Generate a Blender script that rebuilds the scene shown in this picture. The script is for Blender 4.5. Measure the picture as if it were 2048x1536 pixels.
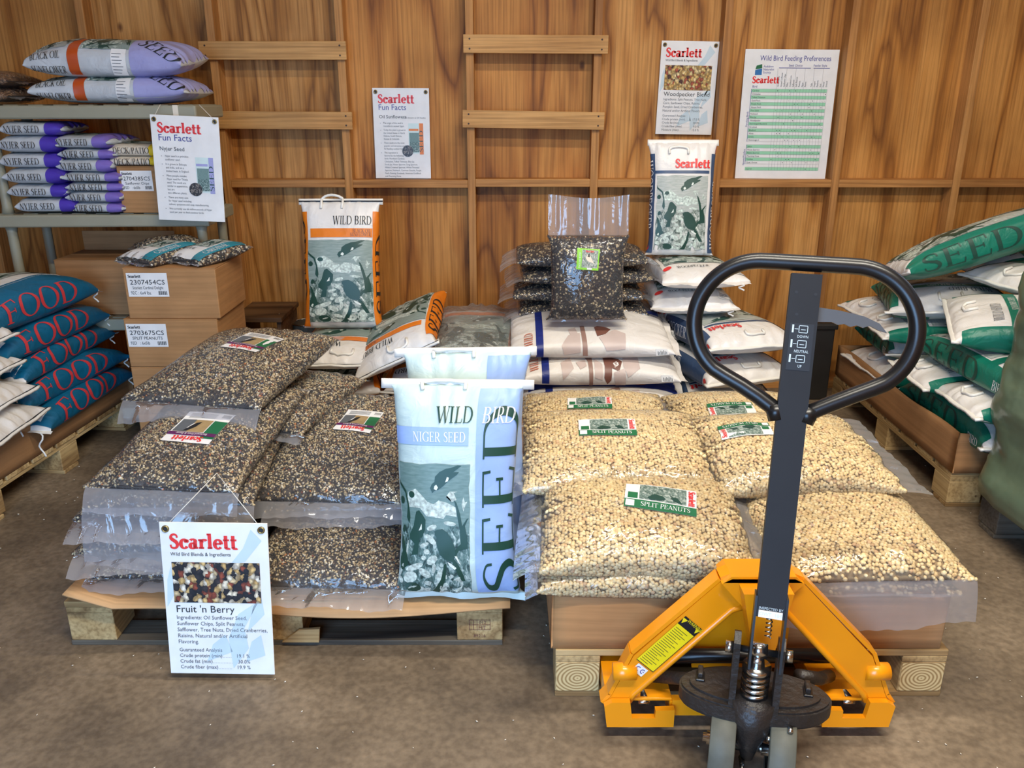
import bpy, bmesh, math, random
import numpy as np
from mathutils import Matrix, Vector
from mathutils.geometry import tessellate_polygon

scene = bpy.context.scene
for o in list(bpy.data.objects):
    bpy.data.objects.remove(o)
random.seed(4)
RNG = np.random.default_rng(11)
R = math.radians
PI = math.pi
COL = scene.collection

# ------------------------------------------------------------------ camera
cam_d = bpy.data.cameras.new('camera')
cam_d.sensor_fit = 'HORIZONTAL'
cam_d.sensor_width = 36.0
cam_d.lens = 1657.0 / 2048.0 * 36.0
cam_d.clip_start = 0.02
cam = bpy.data.objects.new('camera', cam_d)
COL.objects.link(cam)
cam.location = (0, 0, 1.48)
cam.rotation_euler = (R(90 - 18.93), 0, 0)
scene.camera = cam

# ------------------------------------------------------------------ world and light
def lin(c):
    r = []
    for v in c[:3]:
        v = v / 255.0
        r.append(v / 12.92 if v <= 0.04045 else ((v + 0.055) / 1.055) ** 2.4)
    return (r[0], r[1], r[2], 1.0)

world = bpy.data.worlds.new('daylight')
scene.world = world
world.use_nodes = True
bg = world.node_tree.nodes['Background']
bg.inputs[0].default_value = (0.34, 0.60, 1.0, 1)
bg.inputs[1].default_value = 14.0

def area(name, loc, rot, sx, sy, power, col, portal=False):
    d = bpy.data.lights.new(name, 'AREA')
    d.shape = 'RECTANGLE'
    d.size = sx
    d.size_y = sy
    d.energy = power
    d.color = col
    if portal:
        d.cycles.is_portal = True
    o = bpy.data.objects.new(name, d)
    o.location = loc
    o.rotation_euler = rot
    COL.objects.link(o)
    return o

WARM = (1.0, 0.93, 0.80)
# ceiling tube lamps (their housings are built with the room below)
LAMPS = [(0.90, 2.05, 3.18, 1.9, 66), (0.60, 0.45, 3.18, 1.9, 122)]
for lx, ly, lz, ls, lp in LAMPS:
    area('tube_light', (lx, ly, lz), (0, 0, 0), ls, 0.10, lp, WARM)
area('door_portal', (-1.0, -1.15, 1.05), (R(90), 0, 0), 1.8, 2.1, 1, (1, 1, 1), True)

vs = scene.view_settings
vs.view_transform = 'Standard'
try:
    vs.look = 'None'
except Exception:
    pass
vs.exposure = -0.17
vs.gamma = 1.0
vs.use_curve_mapping = False
try:
    scene.cycles.transparent_max_bounces = 16
    scene.cycles.max_bounces = 8
except Exception:
    pass

# ------------------------------------------------------------------ materials
MATS = {}
def nt(name):
    m = bpy.data.materials.new(name)
    m.use_nodes = True
    n = m.node_tree
    b = n.nodes['Principled BSDF']
    MATS[name] = m
    return m, n, b

def N(n, t, **kw):
    x = n.nodes.new(t)
    for k, v in kw.items():
        setattr(x, k, v)
    return x

def ramp(n, stops):
    r = n.nodes.new('ShaderNodeValToRGB')
    el = r.color_ramp.elements
    el[0].position, el[0].color = stops[0][0], stops[0][1]
    el[1].position, el[1].color = stops[-1][0], stops[-1][1]
    for p, c in stops[1:-1]:
        e = el.new(p)
        e.color = c
    return r

def mat(name, rgb, rough=0.5, metal=0.0, var=0.0, vscale=8.0, bump=0.0, bscale=40.0, spec=0.5, coat=0.0, stretch=(1, 1, 1), dist=0.0):
    if name in MATS:
        return MATS[name]
    m, n, b = nt(name)
    c = lin(rgb)
    b.inputs['Base Color'].default_value = c
    b.inputs['Roughness'].default_value = rough
    b.inputs['Metallic'].default_value = metal
    b.inputs['Specular IOR Level'].default_value = spec
    b.inputs['Coat Weight'].default_value = coat
    tc = N(n, 'ShaderNodeTexCoord')
    mp = N(n, 'ShaderNodeMapping')
    mp.inputs['Scale'].default_value = stretch
    n.links.new(tc.outputs['Object'], mp.inputs['Vector'])
    if var > 0:
        no = N(n, 'ShaderNodeTexNoise')
        no.inputs['Scale'].default_value = vscale
        no.inputs['Detail'].default_value = 4
        n.links.new(mp.outputs[0], no.inputs['Vector'])
        lo = tuple(v * (1 - var) for v in c[:3]) + (1,)
        hi = tuple(min(1, v * (1 + var)) for v in c[:3]) + (1,)
        r = ramp(n, [(0.3, lo), (0.7, hi)])
        n.links.new(no.outputs[0], r.inputs[0])
        n.links.new(r.outputs[0], b.inputs['Base Color'])
    if bump > 0:
        no = N(n, 'ShaderNodeTexNoise')
        no.inputs['Scale'].default_value = bscale
        no.inputs['Detail'].default_value = 3
        no.inputs['Distortion'].default_value = dist
        n.links.new(mp.outputs[0], no.inputs['Vector'])
        bp = N(n, 'ShaderNodeBump')
        bp.inputs['Strength'].default_value = bump
        bp.inputs['Distance'].default_value = 0.01
        n.links.new(no.outputs[0], bp.inputs['Height'])
        n.links.new(bp.outputs[0], b.inputs['Normal'])
    return m

def plywood(name, dark, mid, light, axis='Z', wav=9.0, seed=0.0, rough=0.6, detail=1.0):
    """rotary-cut veneer / sawn lumber: stretched, warped growth bands along an axis"""
    m, n, b = nt(name)
    tc = N(n, 'ShaderNodeTexCoord')
    mp = N(n, 'ShaderNodeMapping')
    st = {'Z': (1.0, 1.0, 0.13), 'X': (0.13, 1.0, 1.0), 'Y': (1.0, 0.13, 1.0)}[axis]
    mp.inputs['Scale'].default_value = st
    mp.inputs['Location'].default_value = (seed, seed * 0.7, seed * 1.3)
    n.links.new(tc.outputs['Object'], mp.inputs['Vector'])
    n1 = N(n, 'ShaderNodeTexNoise')
    n1.inputs['Scale'].default_value = 3.2 * detail
    n1.inputs['Detail'].default_value = 3
    n1.inputs['Roughness'].default_value = 0.5
    n1.inputs['Distortion'].default_value = 0.5
    n.links.new(mp.outputs[0], n1.inputs['Vector'])
    mul = N(n, 'ShaderNodeMath', operation='MULTIPLY')
    mul.inputs[1].default_value = wav
    n.links.new(n1.outputs[0], mul.inputs[0])
    fr = N(n, 'ShaderNodeMath', operation='PINGPONG')
    fr.inputs[1].default_value = 1.0
    n.links.new(mul.outputs[0], fr.inputs[0])
    r1 = ramp(n, [(0.0, lin(dark)), (0.22, lin(mid)), (0.75, lin(light)), (1.0, lin(light))])
    n.links.new(fr.outputs[0], r1.inputs[0])
    # fine fibres
    mp2 = N(n, 'ShaderNodeMapping')
    s2 = {'Z': (90, 90, 2.2), 'X': (2.2, 90, 90), 'Y': (90, 2.2, 90)}[axis]
    mp2.inputs['Scale'].default_value = s2
    n.links.new(tc.outputs['Object'], mp2.inputs['Vector'])
    n2 = N(n, 'ShaderNodeTexNoise')
    n2.inputs['Scale'].default_value = 1.0
    n2.inputs['Detail'].default_value = 3
    n.links.new(mp2.outputs[0], n2.inputs['Vector'])
    r2 = ramp(n, [(0.30, (0.55, 0.50, 0.44, 1)), (0.58, (1.0, 1.0, 1.0, 1))])
    n.links.new(n2.outputs[0], r2.inputs[0])
    mx = N(n, 'ShaderNodeMixRGB', blend_type='MULTIPLY')
    mx.inputs[0].default_value = 0.85
    n.links.new(r1.outputs[0], mx.inputs[1])
    n.links.new(r2.outputs[0], mx.inputs[2])
    # broad stain
    n3 = N(n, 'ShaderNodeTexNoise')
    n3.inputs['Scale'].default_value = 2.3
    n3.inputs['Detail'].default_value = 5
    n.links.new(tc.outputs['Object'], n3.inputs['Vector'])
    r3 = ramp(n, [(0.32, (0.74, 0.68, 0.60, 1)), (0.60, (1.06, 1.03, 1.0, 1))])
    n.links.new(n3.outputs[0], r3.inputs[0])
    mx2 = N(n, 'ShaderNodeMixRGB', blend_type='MULTIPLY')
    mx2.inputs[0].default_value = 1.0
    n.links.new(mx.outputs[0], mx2.inputs[1])
    n.links.new(r3.outputs[0], mx2.inputs[2])
    # knots
    vo = N(n, 'ShaderNodeTexVoronoi')
    mp3 = N(n, 'ShaderNodeMapping')
    s3 = {'Z': (3.1, 3.1, 1.9), 'X': (4.5, 9, 9), 'Y': (9, 4.5, 9)}[axis]
    mp3.inputs['Scale'].default_value = s3
    mp3.inputs['Location'].default_value = (seed * 3.1, 0, seed)
    n.links.new(tc.outputs['Object'], mp3.inputs['Vector'])
    n.links.new(mp3.outputs[0], vo.inputs['Vector'])
    vo.inputs['Scale'].default_value = 1.0
    r4 = ramp(n, [(0.0, (0.12, 0.08, 0.05, 1)), (0.022, (0.25, 0.17, 0.11, 1)), (0.055, (1, 1, 1, 1))])
    n.links.new(vo.outputs['Distance'], r4.inputs[0])
    mx3 = N(n, 'ShaderNodeMixRGB', blend_type='MULTIPLY')
    mx3.inputs[0].default_value = 0.9
    n.links.new(mx2.outputs[0], mx3.inputs[1])
    n.links.new(r4.outputs[0], mx3.inputs[2])
    n.links.new(mx3.outputs[0], b.inputs['Base Color'])
    b.inputs['Roughness'].default_value = rough
    b.inputs['Specular IOR Level'].default_value = 0.35
    bp = N(n, 'ShaderNodeBump')
    bp.inputs['Strength'].default_value = 0.25
    bp.inputs['Distance'].default_value = 0.004
    n.links.new(n2.outputs[0], bp.inputs['Height'])
    n.links.new(bp.outputs[0], b.inputs['Normal'])
    return m

def concrete():
    m, n, b = nt('concrete')
    tc = N(n, 'ShaderNodeTexCoord')
    a = N(n, 'ShaderNodeTexNoise')
    a.inputs['Scale'].default_value = 2.2
    a.inputs['Detail'].default_value = 8
    a.inputs['Roughness'].default_value = 0.62
    n.links.new(tc.outputs['Object'], a.inputs['Vector'])
    r = ramp(n, [(0.30, lin((82, 70, 57))), (0.5, lin((118, 102, 82))), (0.72, lin((148, 130, 107)))])
    n.links.new(a.outputs[0], r.inputs[0])
    s = N(n, 'ShaderNodeTexNoise')
    s.inputs['Scale'].default_value = 55
    s.inputs['Detail'].default_value = 5
    n.links.new(tc.outputs['Object'], s.inputs['Vector'])
    r2 = ramp(n, [(0.35, (0.72, 0.70, 0.68, 1)), (0.6, (1, 1, 1, 1)), (0.78, (1.18, 1.16, 1.12, 1))])
    n.links.new(s.outputs[0], r2.inputs[0])
    mx = N(n, 'ShaderNodeMixRGB', blend_type='MULTIPLY')
    mx.inputs[0].default_value = 1
    n.links.new(r.outputs[0], mx.inputs[1])
    n.links.new(r2.outputs[0], mx.inputs[2])
    n.links.new(mx.outputs[0], b.inputs['Base Color'])
    b.inputs['Roughness'].default_value = 0.62
    bp = N(n, 'ShaderNodeBump')
    bp.inputs['Strength'].default_value = 0.2
    bp.inputs['Distance'].default_value = 0.004
    n.links.new(s.outputs[0], bp.inputs['Height'])
    n.links.new(bp.outputs[0], b.inputs['Normal'])
    return m

def cardboard(name, rgb, axis='X'):
    m, n, b = nt(name)
    tc = N(n, 'ShaderNodeTexCoord')
    mp = N(n, 'ShaderNodeMapping')
    mp.inputs['Scale'].default_value = (1.5, 1.5, 38) if axis == 'X' else (1.5, 38, 1.5)
    n.links.new(tc.outputs['Object'], mp.inputs['Vector'])
    a = N(n, 'ShaderNodeTexNoise')
    a.inputs['Scale'].default_value = 2.0
    a.inputs['Detail'].default_value = 3
    n.links.new(mp.outputs[0], a.inputs['Vector'])
    c = lin(rgb)
    r = ramp(n, [(0.3, tuple(v * 0.82 for v in c[:3]) + (1,)), (0.7, tuple(v * 1.1 for v in c[:3]) + (1,))])
    n.links.new(a.outputs[0], r.inputs[0])
    s = N(n, 'ShaderNodeTexNoise')
    s.inputs['Scale'].default_value = 5
    s.inputs['Detail'].default_value = 5
    n.links.new(tc.outputs['Object'], s.inputs['Vector'])
    r2 = ramp(n, [(0.3, (0.82, 0.80, 0.78, 1)), (0.65, (1.05, 1.05, 1.05, 1))])
    n.links.new(s.outputs[0], r2.inputs[0])
    mx = N(n, 'ShaderNodeMixRGB', blend_type='MULTIPLY')
    mx.inputs[0].default_value = 1
    n.links.new(r.outputs[0], mx.inputs[1])
    n.links.new(r2.outputs[0], mx.inputs[2])
    n.links.new(mx.outputs[0], b.inputs['Base Color'])
    b.inputs['Roughness'].default_value = 0.7
    b.inputs['Specular IOR Level'].default_value = 0.25
    return m

def film(name, clear, milk, rough=0.12, bump=0.6, bscale=14.0, tint=(255, 255, 255), fres=1.35):
    """plastic film: see-through, a little milky, glossy with wrinkles"""
    m, n, b = nt(name)
    n.nodes.remove(b)
    out = n.nodes['Material Output']
    tr = N(n, 'ShaderNodeBsdfTransparent')
    t = lin(tint)
    tr.inputs[0].default_value = t
    di = N(n, 'ShaderNodeBsdfDiffuse')
    di.inputs[0].default_value = lin((225, 224, 226))
    tl = N(n, 'ShaderNodeBsdfTranslucent')
    tl.inputs[0].default_value = lin((225, 224, 226))
    gl = N(n, 'ShaderNodeBsdfGlossy')
    gl.inputs['Roughness'].default_value = rough
    tc = N(n, 'ShaderNodeTexCoord')
    no = N(n, 'ShaderNodeTexNoise')
    no.inputs['Scale'].default_value = bscale
    no.inputs['Detail'].default_value = 3
    no.inputs['Distortion'].default_value = 1.6
    n.links.new(tc.outputs['Object'], no.inputs['Vector'])
    bp = N(n, 'ShaderNodeBump')
    bp.inputs['Strength'].default_value = bump
    bp.inputs['Distance'].default_value = 0.02
    n.links.new(no.outputs[0], bp.inputs['Height'])
    fn = N(n, 'ShaderNodeFresnel')
    fn.inputs['IOR'].default_value = fres
    for q in (gl, fn):
        n.links.new(bp.outputs[0], q.inputs['Normal'])
    m1 = N(n, 'ShaderNodeMixShader')
    m1.inputs[0].default_value = 0.45
    n.links.new(di.outputs[0], m1.inputs[1])
    n.links.new(tl.outputs[0], m1.inputs[2])
    m2 = N(n, 'ShaderNodeMixShader')
    m2.inputs[0].default_value = milk
    n.links.new(tr.outputs[0], m2.inputs[1])
    n.links.new(m1.outputs[0], m2.inputs[2])
    ad = N(n, 'ShaderNodeMath', operation='MULTIPLY_ADD')
    ad.inputs[1].default_value = 0.6
    ad.inputs[2].default_value = clear
    n.links.new(fn.outputs[0], ad.inputs[0])
    m3 = N(n, 'ShaderNodeMixShader')
    n.links.new(ad.outputs[0], m3.inputs[0])
    n.links.new(m2.outputs[0], m3.inputs[1])
    n.links.new(gl.outputs[0], m3.inputs[2])
    n.links.new(m3.outputs[0], out.inputs[0])
    return m

def seedmat(name):
    m, n, b = nt(name)
    at = N(n, 'ShaderNodeAttribute')
    at.attribute_name = 'Col'
    n.links.new(at.outputs['Color'], b.inputs['Base Color'])
    b.inputs['Roughness'].default_value = 0.5
    b.inputs['Specular IOR Level'].default_value = 0.4
    return m

def engraving(name, dark, mid, light, sky):
    """printed steel-engraving picture: hatched sky above, mottled foliage below (UV space)"""
    m, n, b = nt(name)
    uv = N(n, 'ShaderNodeUVMap')
    sep = N(n, 'ShaderNodeSeparateXYZ')
    n.links.new(uv.outputs[0], sep.inputs[0])
    a = N(n, 'ShaderNodeTexNoise')
    a.inputs['Scale'].default_value = 15
    a.inputs['Detail'].default_value = 9
    a.inputs['Roughness'].default_value = 0.62
    a.inputs['Distortion'].default_value = 1.2
    n.links.new(uv.outputs[0], a.inputs['Vector'])
    r = ramp(n, [(0.36, lin(dark)), (0.52, lin(mid)), (0.70, lin(light))])
    n.links.new(a.outputs[0], r.inputs[0])
    s = N(n, 'ShaderNodeTexNoise')
    s.inputs['Scale'].default_value = 7
    s.inputs['Detail'].default_value = 6
    mp = N(n, 'ShaderNodeMapping')
    mp.inputs['Scale'].default_value = (1, 9, 1)
    n.links.new(uv.outputs[0], mp.inputs['Vector'])
    n.links.new(mp.outputs[0], s.inputs['Vector'])
    rs = ramp(n, [(0.3, lin(mid)), (0.7, lin(sky))])
    n.links.new(s.outputs[0], rs.inputs[0])
    a2 = N(n, 'ShaderNodeTexNoise')
    a2.inputs['Scale'].default_value = 5
    n.links.new(uv.outputs[0], a2.inputs['Vector'])
    ad = N(n, 'ShaderNodeMath', operation='MULTIPLY_ADD')
    ad.inputs[1].default_value = 0.35
    n.links.new(a2.outputs[0], ad.inputs[0])
    n.links.new(sep.outputs[1], ad.inputs[2])
    rm = ramp(n, [(0.66, (0, 0, 0, 1)), (0.72, (1, 1, 1, 1))])
    n.links.new(ad.outputs[0], rm.inputs[0])
    mx = N(n, 'ShaderNodeMixRGB')
    n.links.new(rm.outputs[0], mx.inputs[0])
    n.links.new(r.outputs[0], mx.inputs[1])
    n.links.new(rs.outputs[0], mx.inputs[2])
    n.links.new(mx.outputs[0], b.inputs['Base Color'])
    b.inputs['Roughness'].default_value = 0.45
    return m

def seedprint(name, cols, scale):
    """photo print of mixed seeds (UV voronoi cells)"""
    m, n, b = nt(name)
    uv = N(n, 'ShaderNodeUVMap')
    no = N(n, 'ShaderNodeTexNoise')
    no.inputs['Scale'].default_value = scale * 0.7
    n.links.new(uv.outputs[0], no.inputs['Vector'])
    mx0 = N(n, 'ShaderNodeMixRGB')
    mx0.inputs[0].default_value = 0.06
    n.links.new(uv.outputs[0], mx0.inputs[1])
    n.links.new(no.outputs['Color'], mx0.inputs[2])
    mp = N(n, 'ShaderNodeMapping')
    mp.inputs['Scale'].default_value = (1.0, 0.75, 1)
    n.links.new(mx0.outputs[0], mp.inputs['Vector'])
    vo = N(n, 'ShaderNodeTexVoronoi')
    vo.inputs['Scale'].default_value = scale
    n.links.new(mp.outputs[0], vo.inputs['Vector'])
    sp = N(n, 'ShaderNodeSeparateXYZ')
    n.links.new(vo.outputs['Color'], sp.inputs[0])
    k = len(cols)
    r = ramp(n, [(i / k, lin(c)) for i, c in enumerate(cols)])
    r.color_ramp.interpolation = 'CONSTANT'
    n.links.new(sp.outputs[0], r.inputs[0])
    d = ramp(n, [(0.15, (1, 1, 1, 1)), (0.6, (0.35, 0.33, 0.32, 1))])
    n.links.new(vo.outputs['Distance'], d.inputs[0])
    mx = N(n, 'ShaderNodeMixRGB', blend_type='MULTIPLY')
    mx.inputs[0].default_value = 1
    n.links.new(r.outputs[0], mx.inputs[1])
    n.links.new(d.outputs[0], mx.inputs[2])
    n.links.new(mx.outputs[0], b.inputs['Base Color'])
    b.inputs['Roughness'].default_value = 0.4
    return m

concrete()
PLY = [plywood('plywood_%d' % i, d, m_, l, 'Z', w, 3.7 * i + 0.4) for i, (d, m_, l, w) in enumerate([
    ((140, 88, 34), (182, 122, 54), (202, 144, 74), 9.0), ((138, 86, 34), (184, 124, 56), (206, 150, 82), 13.0),
    ((130, 78, 30), (176, 114, 50), (200, 140, 70), 10.0), ((142, 94, 40), (180, 124, 58), (204, 150, 84), 16.0)])]
plywood('stud_wood', (150, 98, 48), (186, 132, 74), (202, 148, 86), 'Z', 3.0, 1.0)
plywood('rail_wood', (150, 98, 48), (186, 132, 74), (204, 150, 88), 'X', 3.0, 2.0)
plywood('batten_wood', (158, 106, 54), (198, 146, 84), (212, 164, 102), 'X', 5.0, 5.0)
plywood('pallet_wood', (150, 120, 78), (196, 168, 118), (214, 190, 142), 'X', 4.0, 8.0, 0.75)
plywood('pallet_wood_y', (150, 120, 78), (190, 162, 112), (208, 184, 136), 'Y', 4.0, 9.0, 0.75)
plywood('grey_and_shaded_pallet', (62, 58, 52), (92, 86, 76), (118, 110, 96), 'X', 4.0, 12.0, 0.8)
plywood('old_wood', (84, 58, 34), (122, 90, 58), (140, 108, 72), 'X', 4.0, 15.0, 0.7)
cardboard('cardboard', (176, 130, 84))
cardboard('cardboard_light', (196, 152, 104), 'Y')
cardboard('cardboard_dark', (168, 124, 82))
film('film', 0.035, 0.085, 0.07, 0.34, 14.0, (252, 252, 253), 1.33)
film('film_flap', 0.05, 0.35, 0.08, 0.22, 9.0, (246, 246, 250), 1.35)
film('film_wrap', 0.10, 0.22, 0.08, 0.9, 20.0, (252, 252, 252), 1.42)
film('film_green', 0.04, 0.62, 0.22, 1.0, 7.0, (120, 150, 110), 1.4)
seedmat('seeds')
engraving('print_teal', (26, 52, 48), (92, 122, 116), (206, 220, 212), (122, 148, 142))
engraving('print_green', (40, 66, 56), (118, 138, 128), (214, 216, 206), (150, 162, 154))
engraving('print_grey', (48, 70, 60), (150, 160, 150), (220, 218, 210), (188, 190, 184))
engraving('print_brown', (150, 128, 122), (206, 192, 186), (226, 220, 216), (226, 222, 218))
seedprint('print_fruit', [(30, 28, 34), (226, 200, 150), (44, 38, 40), (206, 168, 104), (240, 226, 196), (36, 32, 36), (150, 70, 44), (228, 190, 120), (60, 50, 50), (246, 236, 214)], 21)
seedprint('print_nuts', [(236, 200, 120), (214, 168, 90), (244, 220, 160), (226, 186, 110), (190, 90, 60), (240, 214, 150), (90, 50, 40), (232, 196, 116)], 21)
seedprint('print_dark', [(40, 36, 34), (120, 108, 96), (60, 54, 50), (160, 150, 138)], 14)
for nm, c in dict(white=(232, 230, 226), paper_white=(226, 222, 214), niger_paper=(206, 224, 220), black=(22, 22, 24), ink=(30, 34, 36),
                  red=(226, 44, 40), red_food=(206, 62, 66), orange=(226, 122, 24), rust=(186, 78, 26), navy=(26, 44, 124), slate_blue=(58, 78, 108),
                  sky_blue=(148, 176, 224), lavender=(160, 160, 206), purple=(78, 58, 170), violet=(128, 108, 186), green=(14, 112, 88), label_green=(24, 104, 62),
                  dark_green=(26, 66, 54), teal=(12, 98, 132), teal_light=(24, 134, 152), yellow=(222, 190, 40), cream=(226, 214, 192), grey_white=(198, 202, 202),
                  lime=(134, 204, 44), brown=(120, 78, 66), plum=(92, 28, 84), pale_brown=(200, 182, 174), mid_brown=(150, 118, 106), pale_art=(196, 212, 218), ink_grey=(92, 96, 100), ink_blue=(60, 58, 140), row_green=(150, 208, 170),
                  leaf_light=(222, 228, 216), sign_blue=(40, 110, 170), warn_yellow=(238, 214, 24), tape_white=(234, 230, 220)).items():
    glossy = nm not in ('black', 'ink', 'ink_grey')
    mat(nm, c, 0.42 if glossy else 0.5, 0, 0.05, 14, 0.35 if nm in ('orange', 'sky_blue', 'navy', 'slate_blue', 'lavender', 'purple', 'violet', 'green') else 0.0, 11, 0.5, 0, (1, 1, 1), 1.4)
for nm, c in dict(bag_white=(226, 221, 214), bag_niger=(190, 210, 206), bag_grey=(192, 196, 198), bag_cream=(220, 208, 188), bag_teal=(10, 96, 130), bag_green=(16, 112, 90)).items():
    mat(nm, c, 0.40, 0, 0.06, 10, 0.6, 11, 0.5, 0, (1, 1, 1), 1.4)
mat('leaf_print', (188, 200, 188), 0.45, 0, 0.45, 110)
mat('shelf_plastic', (150, 146, 124), 0.5, 0, 0.06, 6)
mat('jack_yellow', (240, 150, 14), 0.30, 0, 0.05, 5, 0.0, 40, 0.5, 0.3)
mat('jack_black', (20, 20, 21), 0.30, 0, 0.1, 20)
mat('cast_black', (42, 36, 32), 0.45, 0, 0.25, 12, 0.35, 60)
mat('stem_black', (40, 41, 44), 0.55, 0, 0.06, 12, 0, 40, 0.2)
mat('lever_grey', (78, 80, 84), 0.5)
mat('steel', (200, 200, 196), 0.22, 1.0)
mat('wheel_rubber', (94, 94, 82), 0.6, 0, 0.15, 30)
mat('brass', (150, 128, 80), 0.35, 0.9)
mat('nail', (60, 40, 28), 0.6)
mat('lamp_white', (235, 235, 230), 0.5)
mat('core_dark', (74, 66, 58), 0.8)
mat('core_tan', (160, 134, 92), 0.8, 0, 0.1, 60)
mat('can_grey', (88, 90, 82), 0.5, 0.3, 0.2, 10)
mat('string', (220, 214, 200), 0.7)
mat('black_plastic', (30, 28, 26), 0.55, 0, 0.2, 10)
mat('rolled_brown', (140, 104, 70), 0.5, 0, 0.3, 60)

# ------------------------------------------------------------------ mesh helpers
class Root:
    pass

def root(name, label, cat, loc, group=None):
    o = bpy.data.objects.new(name, None)
    o.empty_display_size = 0.05
    o.location = loc
    COL.objects.link(o)
    if cat:
        o['label'] = label
        o['category'] = cat
    if group:
        o['group'] = group
    return o

def origin(p):
    v = Vector((0, 0, 0))
    while p is not None:
        v = v + p.location
        p = p.parent
    return v

def mk(name, V, F, m, parent=None, smooth=True, kind=None, uv=None, col=None):
    """V world coordinates (N,3); F list of faces or (M,k) array"""
    V = np.asarray(V, dtype=np.float32)
    off = origin(parent) if parent else Vector((0, 0, 0))
    c = np.zeros(3, dtype=np.float32)
    if parent is None:
        c = V.mean(0)
        c[2] = V[:, 2].min()
    base = np.array(off, dtype=np.float32) + c
    V = V - base
    me = bpy.data.meshes.new(name)
    if isinstance(F, np.ndarray):
        k = F.shape[1]
        me.vertices.add(len(V))
        me.vertices.foreach_set('co', V.ravel())
        me.loops.add(F.size)
        me.loops.foreach_set('vertex_index', F.astype(np.int32).ravel())
        me.polygons.add(len(F))
        me.polygons.foreach_set('loop_start', np.arange(0, F.size, k, dtype=np.int32))
        me.update(calc_edges=True)
    else:
        me.from_pydata(V.tolist(), [], F)
    if uv is not None:
        l = me.uv_layers.new(name='UVMap')
        li = np.empty(len(me.loops), dtype=np.int32)
        me.loops.foreach_get('vertex_index', li)
        l.data.foreach_set('uv', np.asarray(uv, dtype=np.float32)[li].ravel())
    if col is not None:
        a = me.color_attributes.new('Col', 'FLOAT_COLOR', 'POINT')
        a.data.foreach_set('color', np.asarray(col, dtype=np.float32).ravel())
    me.validate()
    if smooth:
        me.polygons.foreach_set('use_smooth', np.ones(len(me.polygons), dtype=bool))
    me.materials.append(MATS[m] if isinstance(m, str) else m)
    o = bpy.data.objects.new(name, me)
    COL.objects.link(o)
    if parent:
        o.parent = parent
    else:
        o.location = tuple(float(x) for x in c)
    if kind:
        o['kind'] = kind
    return o

class MB:
    """collects simple solids"""
    def __init__(s):
        s.v = []
        s.f = []
    def add(s, V, F):
        k = len(s.v)
        s.v.extend([tuple(p) for p in V])
        s.f.extend([tuple(i + k for i in f) for f in F])
        return s
    def box(s, x0, x1, y0, y1, z0, z1, M=None, bev=0.0):
        if bev <= 0:
            V = [(x, y, z) for x in (x0, x1) for y in (y0, y1) for z in (z0, z1)]
            F = [(0, 1, 3, 2), (4, 6, 7, 5), (0, 4, 5, 1), (2, 3, 7, 6), (0, 2, 6, 4), (1, 5, 7, 3)]
        else:
            b = bm_box(x0, x1, y0, y1, z0, z1, bev)
            V, F = b
        if M is not None:
            V = [tuple(M @ Vector(p)) for p in V]
        return s.add(V, F)
    def prism(s, poly, axis, a0, a1, M=None):
        """extrude a 2-D outline; axis 'y': outline in (x,z); 'z': (x,y); 'x': (y,z)"""
        n = len(poly)
        def P(p, a):
            return {'y': (p[0], a, p[1]), 'z': (p[0], p[1], a), 'x': (a, p[0], p[1])}[axis]
        V = [P(p, a0) for p in poly] + [P(p, a1) for p in poly]
        if M is not None:
            V = [tuple(M @ Vector(p)) for p in V]
        F = [(i, (i + 1) % n, n + (i + 1) % n, n + i) for i in range(n)]
        for t in tessellate_polygon([[Vector((p[0], p[1], 0)) for p in poly]]):
            F.append(tuple(t))
            F.append(tuple(n + i for i in reversed(t)))
        return s.add(V, F)
    def tube(s, pts, r, seg=12, cap=True, closed=False):
        pts = [Vector(p) for p in pts]
        n = len(pts)
        rr = r if isinstance(r, (list, tuple)) else [r] * n
        T = []
        for i in range(n):
            a = pts[(i - 1) % n] if (closed or i > 0) else pts[i]
            b = pts[(i + 1) % n] if (closed or i < n - 1) else pts[i]
            T.append((b - a).normalized())
        up = Vector((0, 0, 1)) if abs(T[0].z) < 0.9 else Vector((1, 0, 0))
        nrm = T[0].cross(up).normalized()
        V = []
        for i in range(n):
            nrm = (nrm - T[i] * nrm.dot(T[i])).normalized()
            bn = T[i].cross(nrm)
            for k in range(seg):
                a = 2 * PI * k / seg
                V.append(tuple(pts[i] + (nrm * math.cos(a) + bn * math.sin(a)) * rr[i]))
        F = []
        m = n if closed else n - 1
        for i in range(m):
            j = (i + 1) % n
            for k in range(seg):
                l = (k + 1) % seg
                F.append((i * seg + k, i * seg + l, j * seg + l, j * seg + k))
        if cap and not closed:
            F.append(tuple(reversed(range(seg))))
            F.append(tuple((n - 1) * seg + k for k in range(seg)))
        return s.add(V, F)
    def build(s, name, m, parent=None, smooth=False, kind=None):
        o = mk(name, s.v, s.f, m, parent, smooth, kind)
        return o

def bm_box(x0, x1, y0, y1, z0, z1, bev):
    bm = bmesh.new()
    r = bmesh.ops.create_cube(bm, size=1.0)
    for v in bm.verts:
        v.co = Vector(((x0 + x1) / 2 + v.co.x * (x1 - x0), (y0 + y1) / 2 + v.co.y * (y1 - y0), (z0 + z1) / 2 + v.co.z * (z1 - z0)))
    bmesh.ops.bevel(bm, geom=list(bm.edges), offset=bev, segments=2, affect='EDGES', profile=0.5)
    bm.verts.index_update()
    V = [tuple(v.co) for v in bm.verts]
    F = [tuple(v.index for v in f.verts) for f in bm.faces]
    bm.free()
    return V, F

def structure(o):
    o['kind'] = 'structure'
    return o

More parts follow.
